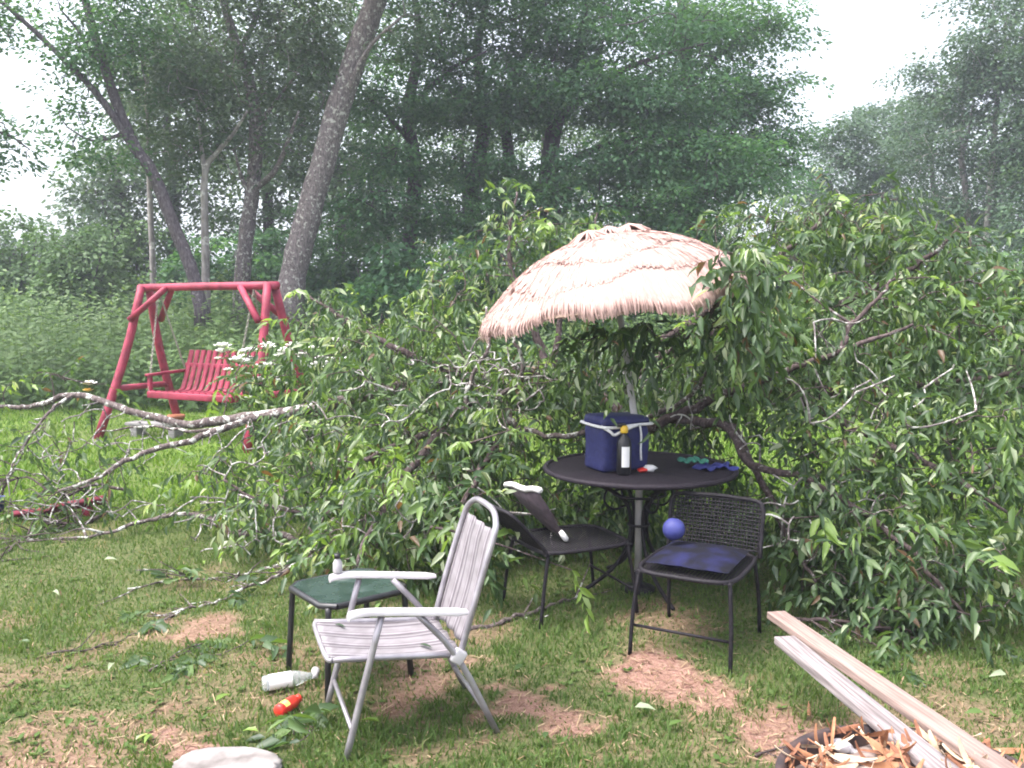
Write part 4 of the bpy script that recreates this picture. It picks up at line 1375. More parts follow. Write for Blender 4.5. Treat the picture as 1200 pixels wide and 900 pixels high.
# pale flat stone in the foreground
g = gnd(266, 908)
b = bmesh.new()
bmesh.ops.create_icosphere(b, subdivisions=4, radius=1)
sr = np.random.default_rng(8)
k1 = sr.random((6, 3)) * 4
for v in b.verts:
    p = np.array(v.co)
    f = 1 + .07 * sum(math.sin(np.dot(k, p) + i_) for i_, k in enumerate(k1)) / 2 + .02 * sr.normal()
    v.co = Vector((p[0] * .20 * f, p[1] * .15 * f, p[2] * .035 * f))
    v.co.z = min(v.co.z, .024 + .006 * math.sin(v.co.x * 21) * math.cos(v.co.y * 30) + .0012 * sr.normal())
o = MB().bm(b).build('flat_stone', M['stone'], None, loc=(g[0], g[1], .022), smooth=True)
tag(o, 'pale flat stone lying in the foreground grass at the bottom edge', 'stone')

# red board under the twigs on the left, blue cup at the edge
g = gnd(68, 607)
t = thing('red_board', 'broken red painted board lying under grey twigs at the left edge', 'board', (g[0], g[1], 0), R(10))
MB().bar((-.32, -.02, .045), (-.03, 0, .065), .10, .035, .006, up=(0, .5, 1)).build('plank', M['red_paint'], t)
MB().bar((-.05, .03, .07), (.34, .07, .12), .12, .035, .006, up=(0, .6, 1)).build('plank', M['red_paint'], t)
MB().box((.06, .10, .07), (.20, .06, .034), bev=.006).build('cleat', M['red_paint'], t)
g = gnd(-1, 600)
t = thing('plastic_cup', 'blue plastic cup cut off by the left edge', 'cup', (g[0], g[1], .0), 0)
MB().lathe([(0, .004), (.035, .004), (.045, .12), (.049, .122), (.049, .126), (.042, .12), (.032, .010), (0, .010)], 18).build('wall', M['blue_plastic'], t)

# ------------------------------------------------------------------ fire pit, its filling, two boards
PC, PR = np.array([1.13, 2.22]), .38
pit = thing('fire_pit', 'round dark metal fire pit heaped with wood shavings at the bottom edge', 'fire pit', (PC[0], PC[1], 0))
MB().lathe([(.31, 0), (.35, .02), (PR, .12), (PR + .004, .27), (PR + .018, .285), (PR + .018, .293), (PR - .004, .293), (PR - .012, .26), (PR - .02, .12), (.33, .03), (0, .02)], 48).build('bowl', M['rust'], pit, smooth=False)
G = np.array([[(PC[0] * 0 + r * math.cos(q), r * math.sin(q), .22 + .08 * (1 - (r / .40) ** 2) + .02 * math.sin(q * 5 + r * 20)) for q in np.linspace(0, 2 * math.pi, 41)] for r in np.linspace(.002, .362, 12)])
MB().grid(G).build('ash_bed', M['ash'], pit, smooth=True)
sv = np.random.default_rng(21)
shv = []
for v in range(6):                                    # six curled strips
    L_, w_ = .09 + .09 * sv.random(), .004 + .008 * sv.random()
    cu, tw = sv.random() * 3.0 - .8, sv.normal() * 1.2
    pts = []
    for s in np.linspace(0, 1, 8):
        an = cu * (s - .5)
        p = np.array([L_ * (s - .5), 0, .05 * cu * (s - .5) ** 2 * L_ * 6])
        sd = np.array([0, math.cos(tw * s), math.sin(tw * s)]) * w_ * (1 - .5 * abs(2 * s - 1) ** 3)
        pts.append([p - sd, p + np.array([0, 0, .004]), p + sd])
    shv.append(np.array(pts))
smesh = {}
for v in range(6):
    for mn in ('shaving_pale', 'shaving_orange', 'shaving_brown'):
        me = MB().grid(shv[v]).mesh('wood_shaving', True)
        me.materials.append(M[mn])
        smesh[(v, mn)] = me
for k in range(280):
    q, r = sv.random() * 6.28, math.sqrt(sv.random()) * .385
    z = .258 + .055 * (1 - (r / .42) ** 2) + .03 * sv.random()
    mn = sv.choice(['shaving_pale', 'shaving_orange', 'shaving_brown'], p=[.30, .36, .34])
    o = link('wood_shaving', smesh[(int(sv.integers(6)), mn)])
    o.location = (PC[0] + r * math.cos(q), PC[1] + r * math.sin(q), z)
    o.rotation_euler = (sv.normal() * .45, sv.normal() * .45, sv.random() * 6.28)
    o.scale = (.8, .8, 1.0)
    tag(o, {'shaving_pale': 'pale curled wood shaving heaped in the fire pit', 'shaving_orange': 'orange curled strip of wood heaped in the fire pit',
            'shaving_brown': 'brown strip of bark heaped in the fire pit'}[mn], 'wood shaving', {'shaving_pale': 'pale wood shavings in the fire pit', 'shaving_orange': 'orange wood strips in the fire pit', 'shaving_brown': 'bark strips in the fire pit'}[mn])
# white plastic spoon in the shavings
g = at(996, 884, 2.50)
t = thing('plastic_scoop', 'white plastic scoop lying on the shavings in the fire pit', 'scoop', (g[0], g[1], g[2] - .01), R(-62))
b = bmesh.new()
bmesh.ops.create_uvsphere(b, u_segments=14, v_segments=8, radius=1)
for v in b.verts:
    v.co = Vector((v.co.x * .038, v.co.y * .028, v.co.z * .018))
MB().bm(b).build('bowl', M['white_plastic'], t, loc=(-.03, 0, .022), smooth=True)
MB().tube([(-.005, 0, .024), (.04, .003, .022), (.085, 0, .014)], [.010, .008, .010], 6, k=3).build('handle', M['white_plastic'], t, smooth=True)
# two boards across the pit
for lab, m, a_, b_, w_, dz in (('pinkish wooden board lying across the fire pit, the right of the pair', 'board_pink', (909, 716), (1215, 925), .088, .012),
                               ('pale grey wooden board with a notch across the fire pit, the left of the pair', 'board_grey', (919, 745), (1138, 925), .092, 0)):
    zt = .335 + dz
    def lv(px, py):
        d = _F + np.array([1.0, 0, 0]) * (px - 600) / FOC - _U * (py - 450) / FOC
        return np.array([0, 0, CAM_H]) + d * ((zt - CAM_H) / d[2])
    p, q = lv(*a_), lv(*b_)
    q = p + (q - p) * 1.35
    mb = MB()
    Lb = np.linalg.norm(q - p)
    mb.box((Lb, w_ * .92, .030), bev=.003)
    o = mb.build('wooden_board', M[m])
    o.location = (p + q) / 2 - np.array([0, 0, .015])
    o.rotation_euler.z = math.atan2(*(q - p)[1::-1])
    tag(o, lab, 'board', 'boards across the fire pit')
for px, py, s, rz, lab in ((948, 835, 1.0, 70, 'curved reddish piece of bark lying on the dirt left of the boards'), (1183, 886, 1.1, 10, 'orange curl of bark right of the boards at the edge')):
    g = gnd(px, py)
    me = MB().grid(shv[2] * s + 0).mesh('bark_piece', True)
    o = link('bark_piece', me, M['shaving_orange'], None, (g[0], g[1], .02))
    o.rotation_euler = (.5, .1, R(rz))
    tag(o, lab, 'bark')

# ------------------------------------------------------------------ white flowering shrub right of the swing, yellow rose left
def flower_head(nm, parent, m, m2, p, s):
    mb = MB()
    for ring, (cnt, ln, el_) in enumerate(((7, 1.0, .35), (6, .75, .8), (4, .45, 1.2))):
        for k in range(cnt):
            a = 6.28 * k / cnt + ring * .5
            d = np.array([math.cos(a) * math.cos(el_), math.sin(a) * math.cos(el_), math.sin(el_)])
            sd = np.array([-math.sin(a), math.cos(a), 0]) * s * .38 * ln
            c = np.array(p, float)
            mb.grid(np.array([[c - sd * .3, c + sd * .3], [c + d * s * ln * .6 - sd, c + d * s * ln * .6 + sd], [c + d * s * ln - sd * .6, c + d * s * ln + sd * .6]]))
    f = mb.build(nm, m, parent, smooth=True)
    if m2:
        b = bmesh.new()
        bmesh.ops.create_icosphere(b, subdivisions=1, radius=s * .3)
        MB().bm(b, Matrix.Translation(np.array(p) + [0, 0, s * .25])).build('flower_centre', m2, f)
    return f


def leafy_plant(name, label, base, h, spread, n_stem, leaf, m, cat, group=None, n_leaf=26):
    t = thing(name, label, cat, base, 0, group)
    tips = []
    V, Ls, Tt, rr, off = [], [], [], [], 0
    for k in range(n_stem):
        a, ln = rng.random() * 6.28, spread * (.3 + .7 * rng.random())
        hh = h * (.7 + .3 * rng.random())
        P = spline([(0, 0, -.01), (math.cos(a) * ln * .3, math.sin(a) * ln * .3, hh * .55), (math.cos(a) * ln, math.sin(a) * ln, hh)], 5)
        MB().tube(P, np.linspace(.007, .003, len(P)), 5).build('stem', M['twig_bark'], t, smooth=True)
        tips.append(P[-1])
        tt = .2 + .8 * rng.random(n_leaf)
        c = np.stack([np.interp(tt, np.linspace(0, 1, len(P)), P[:, i_]) for i_ in range(3)], -1)
        D = nrmz(unit(n_leaf) * [1, 1, .6] + [0, 0, .1])
        v, l_, t_, _ = lance_leaves(c, D, nrmz(unit(n_leaf) * .7 + [0, 0, 1]), leaf * (.6 + .7 * rng.random(n_leaf)), leaf * .45 * (.7 + .5 * rng.random(n_leaf)), np.ones(n_leaf))
        V.append(v); Ls.append(l_ + off); Tt.append(t_); off += len(v)
        rr.append(np.repeat(rng.random(n_leaf), 6))
    me = np_mesh('foliage', np.concatenate(V), np.concatenate(Ls), np.concatenate(Tt), False, {'rnd': np.concatenate(rr)})
    tag(link('foliage', me, m, t), kind='stuff')
    return t, tips


for px, py, D, h, lab in ((300, 470, 9.0, 1.25, 'white-flowered shrub hiding the right half of the swing bench'), (362, 460, 9.2, 1.35, 'white-flowered shrub beside the right legs of the swing')):
    g = at(px, py, D)
    t, tips = leafy_plant('flowering_shrub', lab, (g[0], g[1], 0), h, .38, 16, .10, M['weed_leaf'], 'shrub', 'white-flowered shrubs by the swing')
    for k, p in enumerate(tips):
        flower_head('blossom', t, M['petal_white'], None, p, .075 + .04 * random.random())
        if k % 2 == 0:
            flower_head('blossom', t, M['petal_white'], None, p + np.array([random.uniform(-.12, .12), random.uniform(-.12, .05), random.uniform(-.25, -.05)]), .06)
g = at(105, 437, 11.2)
t, tips = leafy_plant('rose_plant', 'single white and yellow rose blooming left of the red swing', (g[0], g[1], 0), g[2] - .03, .06, 3, .09, M['weed_leaf'], 'flower')
flower_head('blossom', t, M['petal_white'], M['petal_yellow'], max(tips, key=lambda p: p[2]), .11)
flower_head('blossom', t, M['petal_yellow'], None, max(tips, key=lambda p: p[2]) + np.array([0, -.05, -.08]), .08)

# ------------------------------------------------------------------ the fallen tree
FT = np.array([2.4, 13.6, 0])
fallen = thing('fallen_tree', 'large fallen leafy tree whose crown covers the table and parasol', 'tree', FT)
LB, TB = M['lichen_bark'], M['twig_bark']
tp = np.array([(2.4, 13.6, .22), (2.0, 11.8, .40), (1.5, 9.8, .72), (1.05, 8.2, .92), (.65, 7.2, 1.0), (.3, 6.6, 1.0)])
skeleton = [spline(tp, 6)]
limb_ends = []
MB().tube(tp, [.19, .17, .15, .13, .10, .07], 12, k=6, wob=.04).build('trunk', LB, fallen, smooth=True, rel=True)
mb = MB()                                            # splintered end of the trunk
for k in range(16):
    a, r = rng.random() * 6.28, .15 * math.sqrt(rng.random())
    p = FT + np.array([math.cos(a) * r, .0, .22 + math.sin(a) * r])
    mb.tube([p - [.02, .1, 0], p + [.02, .10, 0], p + np.array([.05, .22 + .2 * rng.random(), .03 * rng.normal()])], [.03, .022, .002], 5)
mb.build('splintered_end', M['inner_wood'], fallen, rel=True)
X0 = tuple
limbs = [
    # left lichen-covered limb that runs past the swing
    ([(640, 430, 6.7), (560, 440, 6.6), (470, 455, 6.45), (400, 470, 6.4), (330, 484, 6.4), (250, 493, 6.5), (215, 497, 6.55), (150, 480, 6.7), (88, 463, 6.85), (40, 476, 6.95), (0, 476, 7.0), (-60, 466, 7.1)], (.060, .012), LB),
    ([(345, 484, 6.4), (290, 492, 6.3), (235, 512, 6.25), (165, 533, 6.2), (110, 560, 6.1), (70, 575, 6.05)], (.036, .010), LB),
    ([(300, 487, 6.4), (240, 505, 6.6), (180, 500, 6.8), (120, 505, 6.9)], (.020, .006), LB),
    ([(88, 463, 6.85), (60, 480, 6.7), (30, 520, 6.5), (8, 558, 6.3)], (.016, .006), LB),
    # left middle
    ([(560, 440, 6.6), (500, 425, 6.4), (450, 400, 6.4), (400, 372, 6.6), (360, 345, 6.8)], (.035, .008), TB),
    ([(600, 440, 6.6), (540, 480, 6.0), (490, 540, 5.3), (455, 590, 4.9), (425, 640, 4.6), (418, 664, 4.5)], (.040, .008), TB),
    ([(520, 500, 5.7), (470, 520, 5.6), (420, 545, 5.7), (390, 600, 5.5), (310, 590, 5.6), (262, 562, 5.7)], (.026, .007), TB),
    ([(600, 440, 6.6), (590, 500, 5.8), (560, 560, 5.2), (530, 610, 4.9), (500, 640, 4.7)], (.030, .007), TB),
    # grey crooked limbs under the parasol's left rim
    ([(620, 520, 5.6), (585, 470, 5.6), (612, 445, 5.55), (610, 415, 5.5), (600, 395, 5.5)], (.020, .010), LB),
    ([(560, 520, 5.6), (545, 470, 5.7), (560, 430, 5.7), (572, 405, 5.7), (570, 360, 5.9)], (.022, .008), LB),
    # upward behind the parasol
    ([(640, 425, 6.8), (620, 370, 6.9), (600, 320, 7.0), (598, 270, 7.1), (606, 225, 7.2)], (.040, .008), TB),
    ([(650, 430, 6.9), (660, 360, 7.2), (690, 300, 7.4), (700, 250, 7.5)], (.034, .008), TB),
    # right side
    ([(690, 430, 6.9), (740, 500, 6.0), (790, 488, 5.6), (840, 465, 5.5), (900, 443, 5.4), (960, 420, 5.3), (1010, 403, 5.2), (1070, 380, 5.1)], (.045, .010), TB),
    ([(985, 412, 5.25), (998, 380, 5.3), (1030, 350, 5.3), (1050, 320, 5.4)], (.022, .007), TB),
    ([(780, 490, 5.7), (850, 500, 5.3), (880, 545, 5.0), (940, 560, 4.8), (1010, 600, 4.5), (1080, 660, 4.2), (1130, 720, 4.05)], (.034, .008), TB),
    ([(760, 410, 7.2), (820, 370, 6.8), (890, 320, 6.5), (950, 270, 6.5), (985, 228, 6.5)], (.045, .009), TB),
    ([(820, 390, 6.8), (920, 380, 6.4), (1020, 340, 6.1), (1090, 300, 5.9), (1120, 270, 5.8)], (.040, .008), TB),
    ([(860, 420, 6.4), (980, 460, 5.8), (1080, 450, 5.4), (1180, 440, 5.1), (1230, 430, 5.0)], (.040, .008), TB),
    ([(940, 470, 6.0), (1040, 520, 5.0), (1120, 560, 4.6), (1180, 600, 4.4)], (.034, .008), TB),
    ([(860, 500, 5.3), (900, 580, 4.9), (930, 640, 4.5), (960, 690, 4.3)], (.026, .007), TB),
    ([(770, 420, 6.4), (800, 400, 5.4), (830, 370, 4.9), (850, 335, 4.5), (842, 305, 4.35)], (.022, .006), TB),
    ([(560, 480, 5.9), (640, 510, 5.5), (700, 505, 5.35), (690, 508, 5.3)], (.022, .012), LB),
    ([(740, 500, 6.0), (800, 470, 5.5), (822, 445, 5.3), (838, 420, 5.2)], (.020, .008), LB),
]
for P, (r0, r1), m in limbs:
    Q = path3(*P)
    Q[0] = Q[0] if P[0][1] != 640 else skeleton[0][-1]
    S = spline(Q, 6)
    S[1:-1] += rng.standard_normal((len(S) - 2, 3)) * .006
    # fasten the butt to wood that is already there
    allw = np.concatenate(skeleton)
    s = allw[np.argmin(((allw - S[0]) ** 2).sum(1))]
    if np.linalg.norm(s - S[0]) > .02:
        S = np.vstack([s[None], (s * .5 + S[0] * .5)[None], S])
    S[:, 2] = np.maximum(S[:, 2], .03)
    MB().add(*tube_geo(S, np.linspace(r0, r1, len(S)), 8, True, .06)).build('limb', m, fallen, smooth=True, rel=True)
    skeleton.append(S)
    if m is TB:
        limb_ends.append(S)
skeleton = np.concatenate(skeleton)

lobes = [
    # left half
    lob(480, 400, 6.4, 105, 60, .7, 1.5), lob(430, 470, 6.0, 85, 55, .6, 1.1), lob(520, 510, 5.6, 85, 70, .5, 1.3), lob(470, 575, 5.1, 75, 50, .4, 1.0),
    lob(560, 335, 6.9, 85, 45, .6, 1.1), lob(625, 285, 7.2, 75, 40, .5, .9), lob(400, 385, 6.8, 65, 45, .5, .7), lob(595, 490, 5.5, 45, 55, .3, .5),
    lob(360, 550, 5.7, 55, 40, .4, .55), lob(510, 610, 4.9, 55, 35, .3, .5), lob(435, 615, 4.9, 50, 30, .3, .45), lob(330, 420, 7.2, 45, 30, .5, .3), lob(330, 500, 6.3, 55, 30, .4, .4),
    lob(540, 440, 6.2, 60, 60, .5, .8), lob(270, 540, 6.0, 40, 25, .3, .18), lob(40, 525, 6.6, 80, 40, .4, .26), lob(140, 545, 6.2, 70, 30, .35, .12), lob(240, 570, 5.9, 60, 30, .3, .16), lob(330, 600, 5.5, 60, 35, .3, .35), lob(50, 600, 6.1, 70, 30, .3, .22), lob(385, 630, 5.0, 45, 28, .25, .35), lob(60, 450, 7.2, 80, 20, .4, .12), lob(290, 450, 7.0, 40, 25, .4, .2),
    lob(610, 600, 5.6, 70, 50, .3, .9), lob(720, 600, 5.75, 60, 45, .2, .8), lob(850, 580, 5.5, 55, 50, .2, .9), lob(690, 500, 5.8, 60, 40, .2, .6), lob(800, 500, 5.75, 60, 40, .2, .6),
    lob(990, 245, 6.5, 70, 28, .4, .5), lob(1090, 290, 5.9, 60, 35, .4, .5), lob(1160, 360, 5.4, 60, 50, .4, .6), lob(760, 560, 5.7, 60, 40, .2, .5), lob(500, 660, 4.9, 60, 25, .25, .3),
    # under and behind the parasol
    lob(650, 445, 6.1, 80, 45, .5, .9), lob(730, 430, 6.4, 90, 45, .5, .9), lob(820, 430, 5.9, 70, 55, .4, .9), lob(700, 330, 7.6, 110, 50, .5, .9), lob(640, 560, 6.0, 60, 50, .4, .4), lob(560, 560, 5.4, 50, 55, .4, .5),
    # right half
    lob(880, 300, 6.6, 100, 55, .6, 1.2), lob(970, 275, 6.6, 95, 40, .6, 1.0), lob(1080, 325, 6.0, 80, 50, .6, 1.0), lob(960, 385, 5.8, 110, 75, .6, 1.7), lob(1080, 420, 5.4, 110, 80, .6, 1.7),
    lob(890, 440, 5.7, 80, 60, .5, 1.0), lob(1000, 520, 5.0, 110, 75, .5, 1.5), lob(1130, 530, 4.7, 80, 95, .5, 1.4), lob(930, 600, 4.7, 65, 60, .4, .8), lob(1040, 630, 4.4, 85, 65, .4, 1.1),
    lob(1120, 670, 4.15, 65, 65, .35, .8), lob(848, 325, 4.5, 22, 30, .12, .10), lob(870, 385, 5.0, 50, 40, .3, .5), lob(770, 395, 4.7, 60, 12, .2, .25), lob(1190, 420, 5.0, 50, 60, .4, .5), lob(960, 660, 4.5, 50, 45, .3, .4), lob(1050, 700, 4.15, 60, 40, .3, .4),
]
T = lobe_points(lobes, 78)
T = T[T[:, 2] > .06]
# keep the parasol, the table top and the lawn chair clear
inv = np.array(Tilt.inverted())
loc = (T - TC) @ inv[:3, :3].T + inv[:3, 3]
rr = np.hypot(loc[:, 0], loc[:, 1])
inpar = (rr < RR + .14) & (loc[:, 2] > -.16) & (loc[:, 2] < HH + .16) & ~((loc[:, 0] > .52))
onpar = np.hypot(T[:, 0] - TC[0], T[:, 1] - TC[1]) < TR_ + .06
ontab = onpar & (T[:, 2] < 1.16) & (T[:, 1] < 5.35)
front = (T[:, 1] < 4.60) & (T[:, 0] > -.2) & (T[:, 0] < 1.28) & (T[:, 2] < 1.2)
T = T[~(inpar | ontab | front)]
T = np.concatenate([T, lobe_points([lob(862, 318, 4.25, 26, 36, .12, 1.3), lob(855, 388, 4.35, 36, 16, .12, .7), lob(742, 385, 4.62, 30, 10, .06, .45), lob(690, 400, 4.75, 40, 14, .1, .4), lob(572, 640, 4.45, 22, 25, .12, .4), lob(548, 575, 4.6, 25, 28, .12, .5)], 22)])    # sprigs lying over the right rim
ends_of_limbs = []
for S in limb_ends:
    k_ = max(3, len(S) // 3)
    ends_of_limbs += [S[-k_ + i_] + rng.standard_normal(3) * .06 for i_ in range(0, k_, 2)] + [S[-1] + rng.standard_normal(3) * .04 for _ in range(3)]
T = np.concatenate([T, np.array(ends_of_limbs)])
mb, ends, _ = grow_twigs(skeleton, T, .0028, .011, 4, 4, .03)
tag(mb.build('twigs', TB, fallen, smooth=True, rel=True), kind='stuff')


def sprigs(T, ends, k=11, length=.30, leaf=.092, young=None):
    """a leafy shoot at each point: leaves alternate along it and hang"""
    n = len(T)
    d = nrmz(ends + unit(n) * .55 + np.array([0, -.15, -.22]))
    ln = length * (.6 + .7 * rng.random(n))
    t = np.tile(np.linspace(0, 1, k), (n, 1))
    P = T[:, None] + d[:, None] * (t * ln[:, None])[..., None]
    P[..., 2] -= (t ** 2) * ln[:, None] * .35
    S = nrmz(np.cross(d, np.array([0, 0, 1.0]) + unit(n) * .4))
    sg = np.where(np.arange(k) % 2, 1.0, -1.0)[None, :, None]
    D = nrmz(d[:, None] * (.45 + .5 * t[..., None]) + S[:, None] * sg * .75 + np.array([0, 0, -.62]) + rng.standard_normal((n, k, 3)) * .38)
    Nn = nrmz(np.array([0, 0, 1.0]) + np.array([0, -.35, 0]) + rng.standard_normal((n, k, 3)) * .55)
    L = leaf * (.45 + .75 * rng.random((n, k))) * (.8 + .4 * rng.random(n))[:, None]
    W = L * (.27 + .12 * rng.random((n, k)))
    r = rng.random((n, k)) * .52 + (rng.random(n) * .26)[:, None]
    wil = (rng.random(n) < .28)[:, None]
    D = nrmz(D + wil[..., None] * np.array([0, 0, -1.0]))
    W = W * np.where(wil, .68, 1.0)
    yn = rng.random(n) < np.where(T[:, 0] < .4, .30, .15) if young is None else young
    r = r + yn[:, None] * (.28 + .12 * t)
    q_ = rng.random((n, k))
    r = np.where(q_ < .035, 1.0, np.where(q_ > .985, .005, r + .02))
    flat = lambda a: a.reshape(-1, a.shape[-1])
    return flat(P), flat(D), flat(Nn), L.ravel(), W.ravel(), np.clip(r, 0, 1).ravel(), P


TD = lobe_points([lob(470, 470, 5.6, 120, 70, .5, 1.2), lob(590, 450, 5.4, 70, 60, .3, 1.0), lob(330, 530, 6.0, 120, 50, .4, 2.0), lob(120, 520, 6.5, 130, 50, .4, 2.0), lob(300, 610, 5.5, 120, 50, .4, 2.2), lob(100, 590, 6.2, 120, 40, .4, 1.5), lob(560, 440, 5.6, 60, 50, .3, 1.2), lob(1000, 480, 4.9, 150, 120, .5, 1.3),
                  lob(480, 600, 4.8, 90, 45, .3, .8), lob(950, 600, 4.5, 100, 60, .3, .8), lob(620, 620, 5.2, 80, 50, .4, .6), lob(820, 480, 5.3, 60, 40, .2, .5)], 42)
dmb, _, _ = grow_twigs(skeleton, TD[TD[:, 2] > .05], .0042, .015, 5, 6, .02)
tag(dmb.build('dead_twigs', M['dead_bark'], fallen, smooth=True, rel=True), kind='stuff')
P, D, Nn, L, W, r, shoots = sprigs(T, ends)
keepl = P[:, 2] > .012
loc = (P - TC) @ inv[:3, :3].T + inv[:3, 3]
inside = (np.hypot(loc[:, 0], loc[:, 1]) < RR + .05) & (loc[:, 2] > -.12) & (loc[:, 2] < HH + .05) & (loc[:, 0] < .5)
chair_l = (np.array([-.592, 2.912]), A2)
rel = P[:, :2] - chair_l[0]
ca, cb = rel @ A2, rel @ np.array([-.342, .940])
inchair = (ca > -.1) & (ca < .75) & (cb > -.1) & (cb < .48) & (P[:, 2] < .92)
k_ = keepl & ~inside & ~inchair
P, D, Nn, L, W, r = P[k_], D[k_], Nn[k_], L[k_], W[k_], r[k_]
P[:, 2] = np.maximum(P[:, 2], .03)

# hand-placed bright shoots the photograph shows
ys = [(670, 668, 4.25, .30), (462, 548, 4.75, .28), (588, 480, 5.2, .30), (505, 618, 4.55, .22), (470, 560, 4.7, .25), (548, 520, 5.1, .28), (490, 465, 5.7, .26), (610, 500, 5.15, .28), (830, 372, 4.75, .24), (835, 400, 4.7, .22), (1090, 325, 5.2, .22), (420, 520, 5.5, .25), (640, 262, 6.9, .25), (690, 262, 7.0, .25), (905, 300, 5.6, .25), (960, 605, 4.35, .22), (905, 605, 4.5, .22)]
YT = np.array([at(a, b, c) for a, b, c, d in ys])
ymb, yends, _ = grow_twigs(skeleton, YT, .003, .010, 4, 4, .04)
tag(ymb.build('twigs', TB, fallen, smooth=True, rel=True), kind='stuff')
yends = yends * .4 + np.array([0, -.5, .2])
P2, D2, N2, L2, W2, r2, _ = sprigs(YT, yends, 10, .20, .105, np.ones(len(YT), bool))
r2 = np.clip(.80 + .16 * rng.random(len(r2)), 0, 1)
for k in (8, 9):
    r2[k * 10:(k + 1) * 10] = 1.0
P, D, Nn, L, W, r = [np.concatenate(q) for q in ((P, P2), (D, D2), (Nn, N2), (L, L2), (W, W2), (r, r2))]

# the 300 leaves that show largest are parts of their own, the rest one mass
dep = np.maximum(P[:, 1], .1)
u, v = P[:, 0] / dep, (P[:, 2] - CAM_H) / dep
# nearest leaf in each small cell of the view counts as showing
cell = (np.floor(u * 60).astype(int) * 4096 + np.floor(v * 60).astype(int))
order = np.argsort(dep)
first = np.zeros(len(P), bool)
_, ix = np.unique(cell[order], return_index=True)
first[order[ix]] = True
score = L / dep * first * (np.abs(u) < .6)
single = np.argsort(-score)[:300]
mask = np.ones(len(P), bool)
mask[single] = False
V, lp, tt, f = lance_leaves(P[mask], D[mask], Nn[mask], L[mask], W[mask], .5 + 1.2 * rng.random(mask.sum()))
me = np_mesh('foliage', V - FT, lp, tt, False, {'rnd': np.repeat(r[mask], f)})
tag(link('foliage', me, M['cherry_leaf'], fallen), kind='stuff')
leaf_meshes = []
for k in range(14):
    one = lambda a: np.array([a], float)
    V, lp, tt, f = lance_leaves(one((0, 0, 0)), one((1, 0, 0)), one((0, 0, 1)), np.array([1.0]), np.array([.31]), np.array([.6 + .12 * (k % 7)]))
    me = np_mesh('leaf', V, lp, tt, False, {'rnd': np.full(6, k / 13.0)})
    me.materials.append(M['cherry_leaf'])
    leaf_meshes.append(me)


def place_leaf(name, me, p, d, n, s, parent=None):
    sd = nrmz(np.cross(n, d))
    z = np.cross(d, sd)
    o = bpy.data.objects.new(name, me)
    col.objects.link(o)
    o.parent = parent
    mw = Matrix(((d[0] * s, sd[0] * s, z[0] * s, p[0]), (d[1] * s, sd[1] * s, z[1] * s, p[1]), (d[2] * s, sd[2] * s, z[2] * s, p[2]), (0, 0, 0, 1)))
    o.matrix_basis = mw
    return o


for k in single:
    place_leaf('leaf', leaf_meshes[int(round(r[k] * 13))], P[k] - FT, D[k], Nn[k], L[k], fallen)

# ------------------------------------------------------------------ broken branches lying on the lawn
def branch(name, label, paths, r0, twigs=10, tl=.25, m=None, leaves=0, group='broken branches on the lawn'):
    A = path3(*paths) if len(paths[0]) == 3 else np.array([gnd(*p) for p in paths])
    base = A[0].copy()
    base[2] = 0
    t = thing(name, label, 'branch', base, 0, group)
    S = spline(A, 5)
    S[:, 2] = np.maximum(S[:, 2], .014)
    S[1:-1] += rng.standard_normal((len(S) - 2, 3)) * .006
    MB().add(*tube_geo(S, np.linspace(r0, r0 * .35, len(S)), 7, True, .07)).build('stem', m or LB, t, smooth=True, rel=True)
    tips = []
    for k in range(twigs):
        i0 = int(rng.integers(len(S) // 6, len(S) - 1))
        s = S[i0]
        d = nrmz(nrmz(S[min(i0 + 1, len(S) - 1)] - S[i0 - 1]) * .6 + unit(1)[0] * [1, 1, .45])
        ln = tl * (.5 + rng.random())
        Q = np.array([s, s + d * ln * .5 + unit(1)[0] * .02, s + d * ln + unit(1)[0] * .05])
        Q[:, 2] = np.maximum(Q[:, 2], .01)
        MB().add(*tube_geo(spline(Q, 3), np.linspace(r0 * .45, .0025, 7), 5, True)).build('side_twig', m or LB, t, smooth=True, rel=True)
        tips.append(Q[-1])
    if leaves:
        TT = np.array(tips[:leaves])
        p, d, nn, l_, w_, r_, _ = sprigs(TT, unit(len(TT)) * [1, 1, .2], 8, .16, .095)
        p[:, 2] = np.maximum(p[:, 2], .02)
        d[:, 2] = np.maximum(d[:, 2], -.1)
        V, lp, tt, f = lance_leaves(p, nrmz(d), nn, l_, w_ * 1.2, np.ones(len(p)))
        tag(link('foliage', np_mesh('foliage', V - base, lp, tt, False, {'rnd': np.repeat(r_ * .7, f)}), M['cherry_leaf'], t), kind='stuff')
    return t


branch('broken_branch', 'long crooked lichen-white branch lying on the lawn below the swing', [(352, 636, 5.75), (312, 622, 5.9), (275, 625, 5.85), (240, 606, 6.05), (205, 603, 6.1), (175, 609, 6.05), (130, 622, 5.95), (82, 634, 5.9), (20, 640, 5.85)], .024, 9, .3)
branch('broken_branch', 'thin broken twig with leaves reaching over the bare patch on the lawn', [(392, 608, 5.2), (372, 640, 5.0), (352, 655, 4.9), (318, 678, 4.75), (285, 690, 4.7), (250, 708, 4.55), (215, 728, 4.45), (195, 750, 4.3)], .013, 12, .22, leaves=6)
branch('broken_branch', 'low grey branch along the ground left of the green glass table', [(420, 650, 5.1), (370, 652, 5.15), (310, 668, 5.1), (260, 685, 5.0), (205, 690, 4.95), (150, 700, 4.8)], .013, 14, .26, leaves=3)
branch('broken_branch', 'bare grey branch on the ground between the lawn chair and round table', [(548, 750, 4.17), (585, 740, 4.25), (620, 727, 4.4), (652, 716, 4.55), (690, 700, 4.7)], .015, 5, .18)
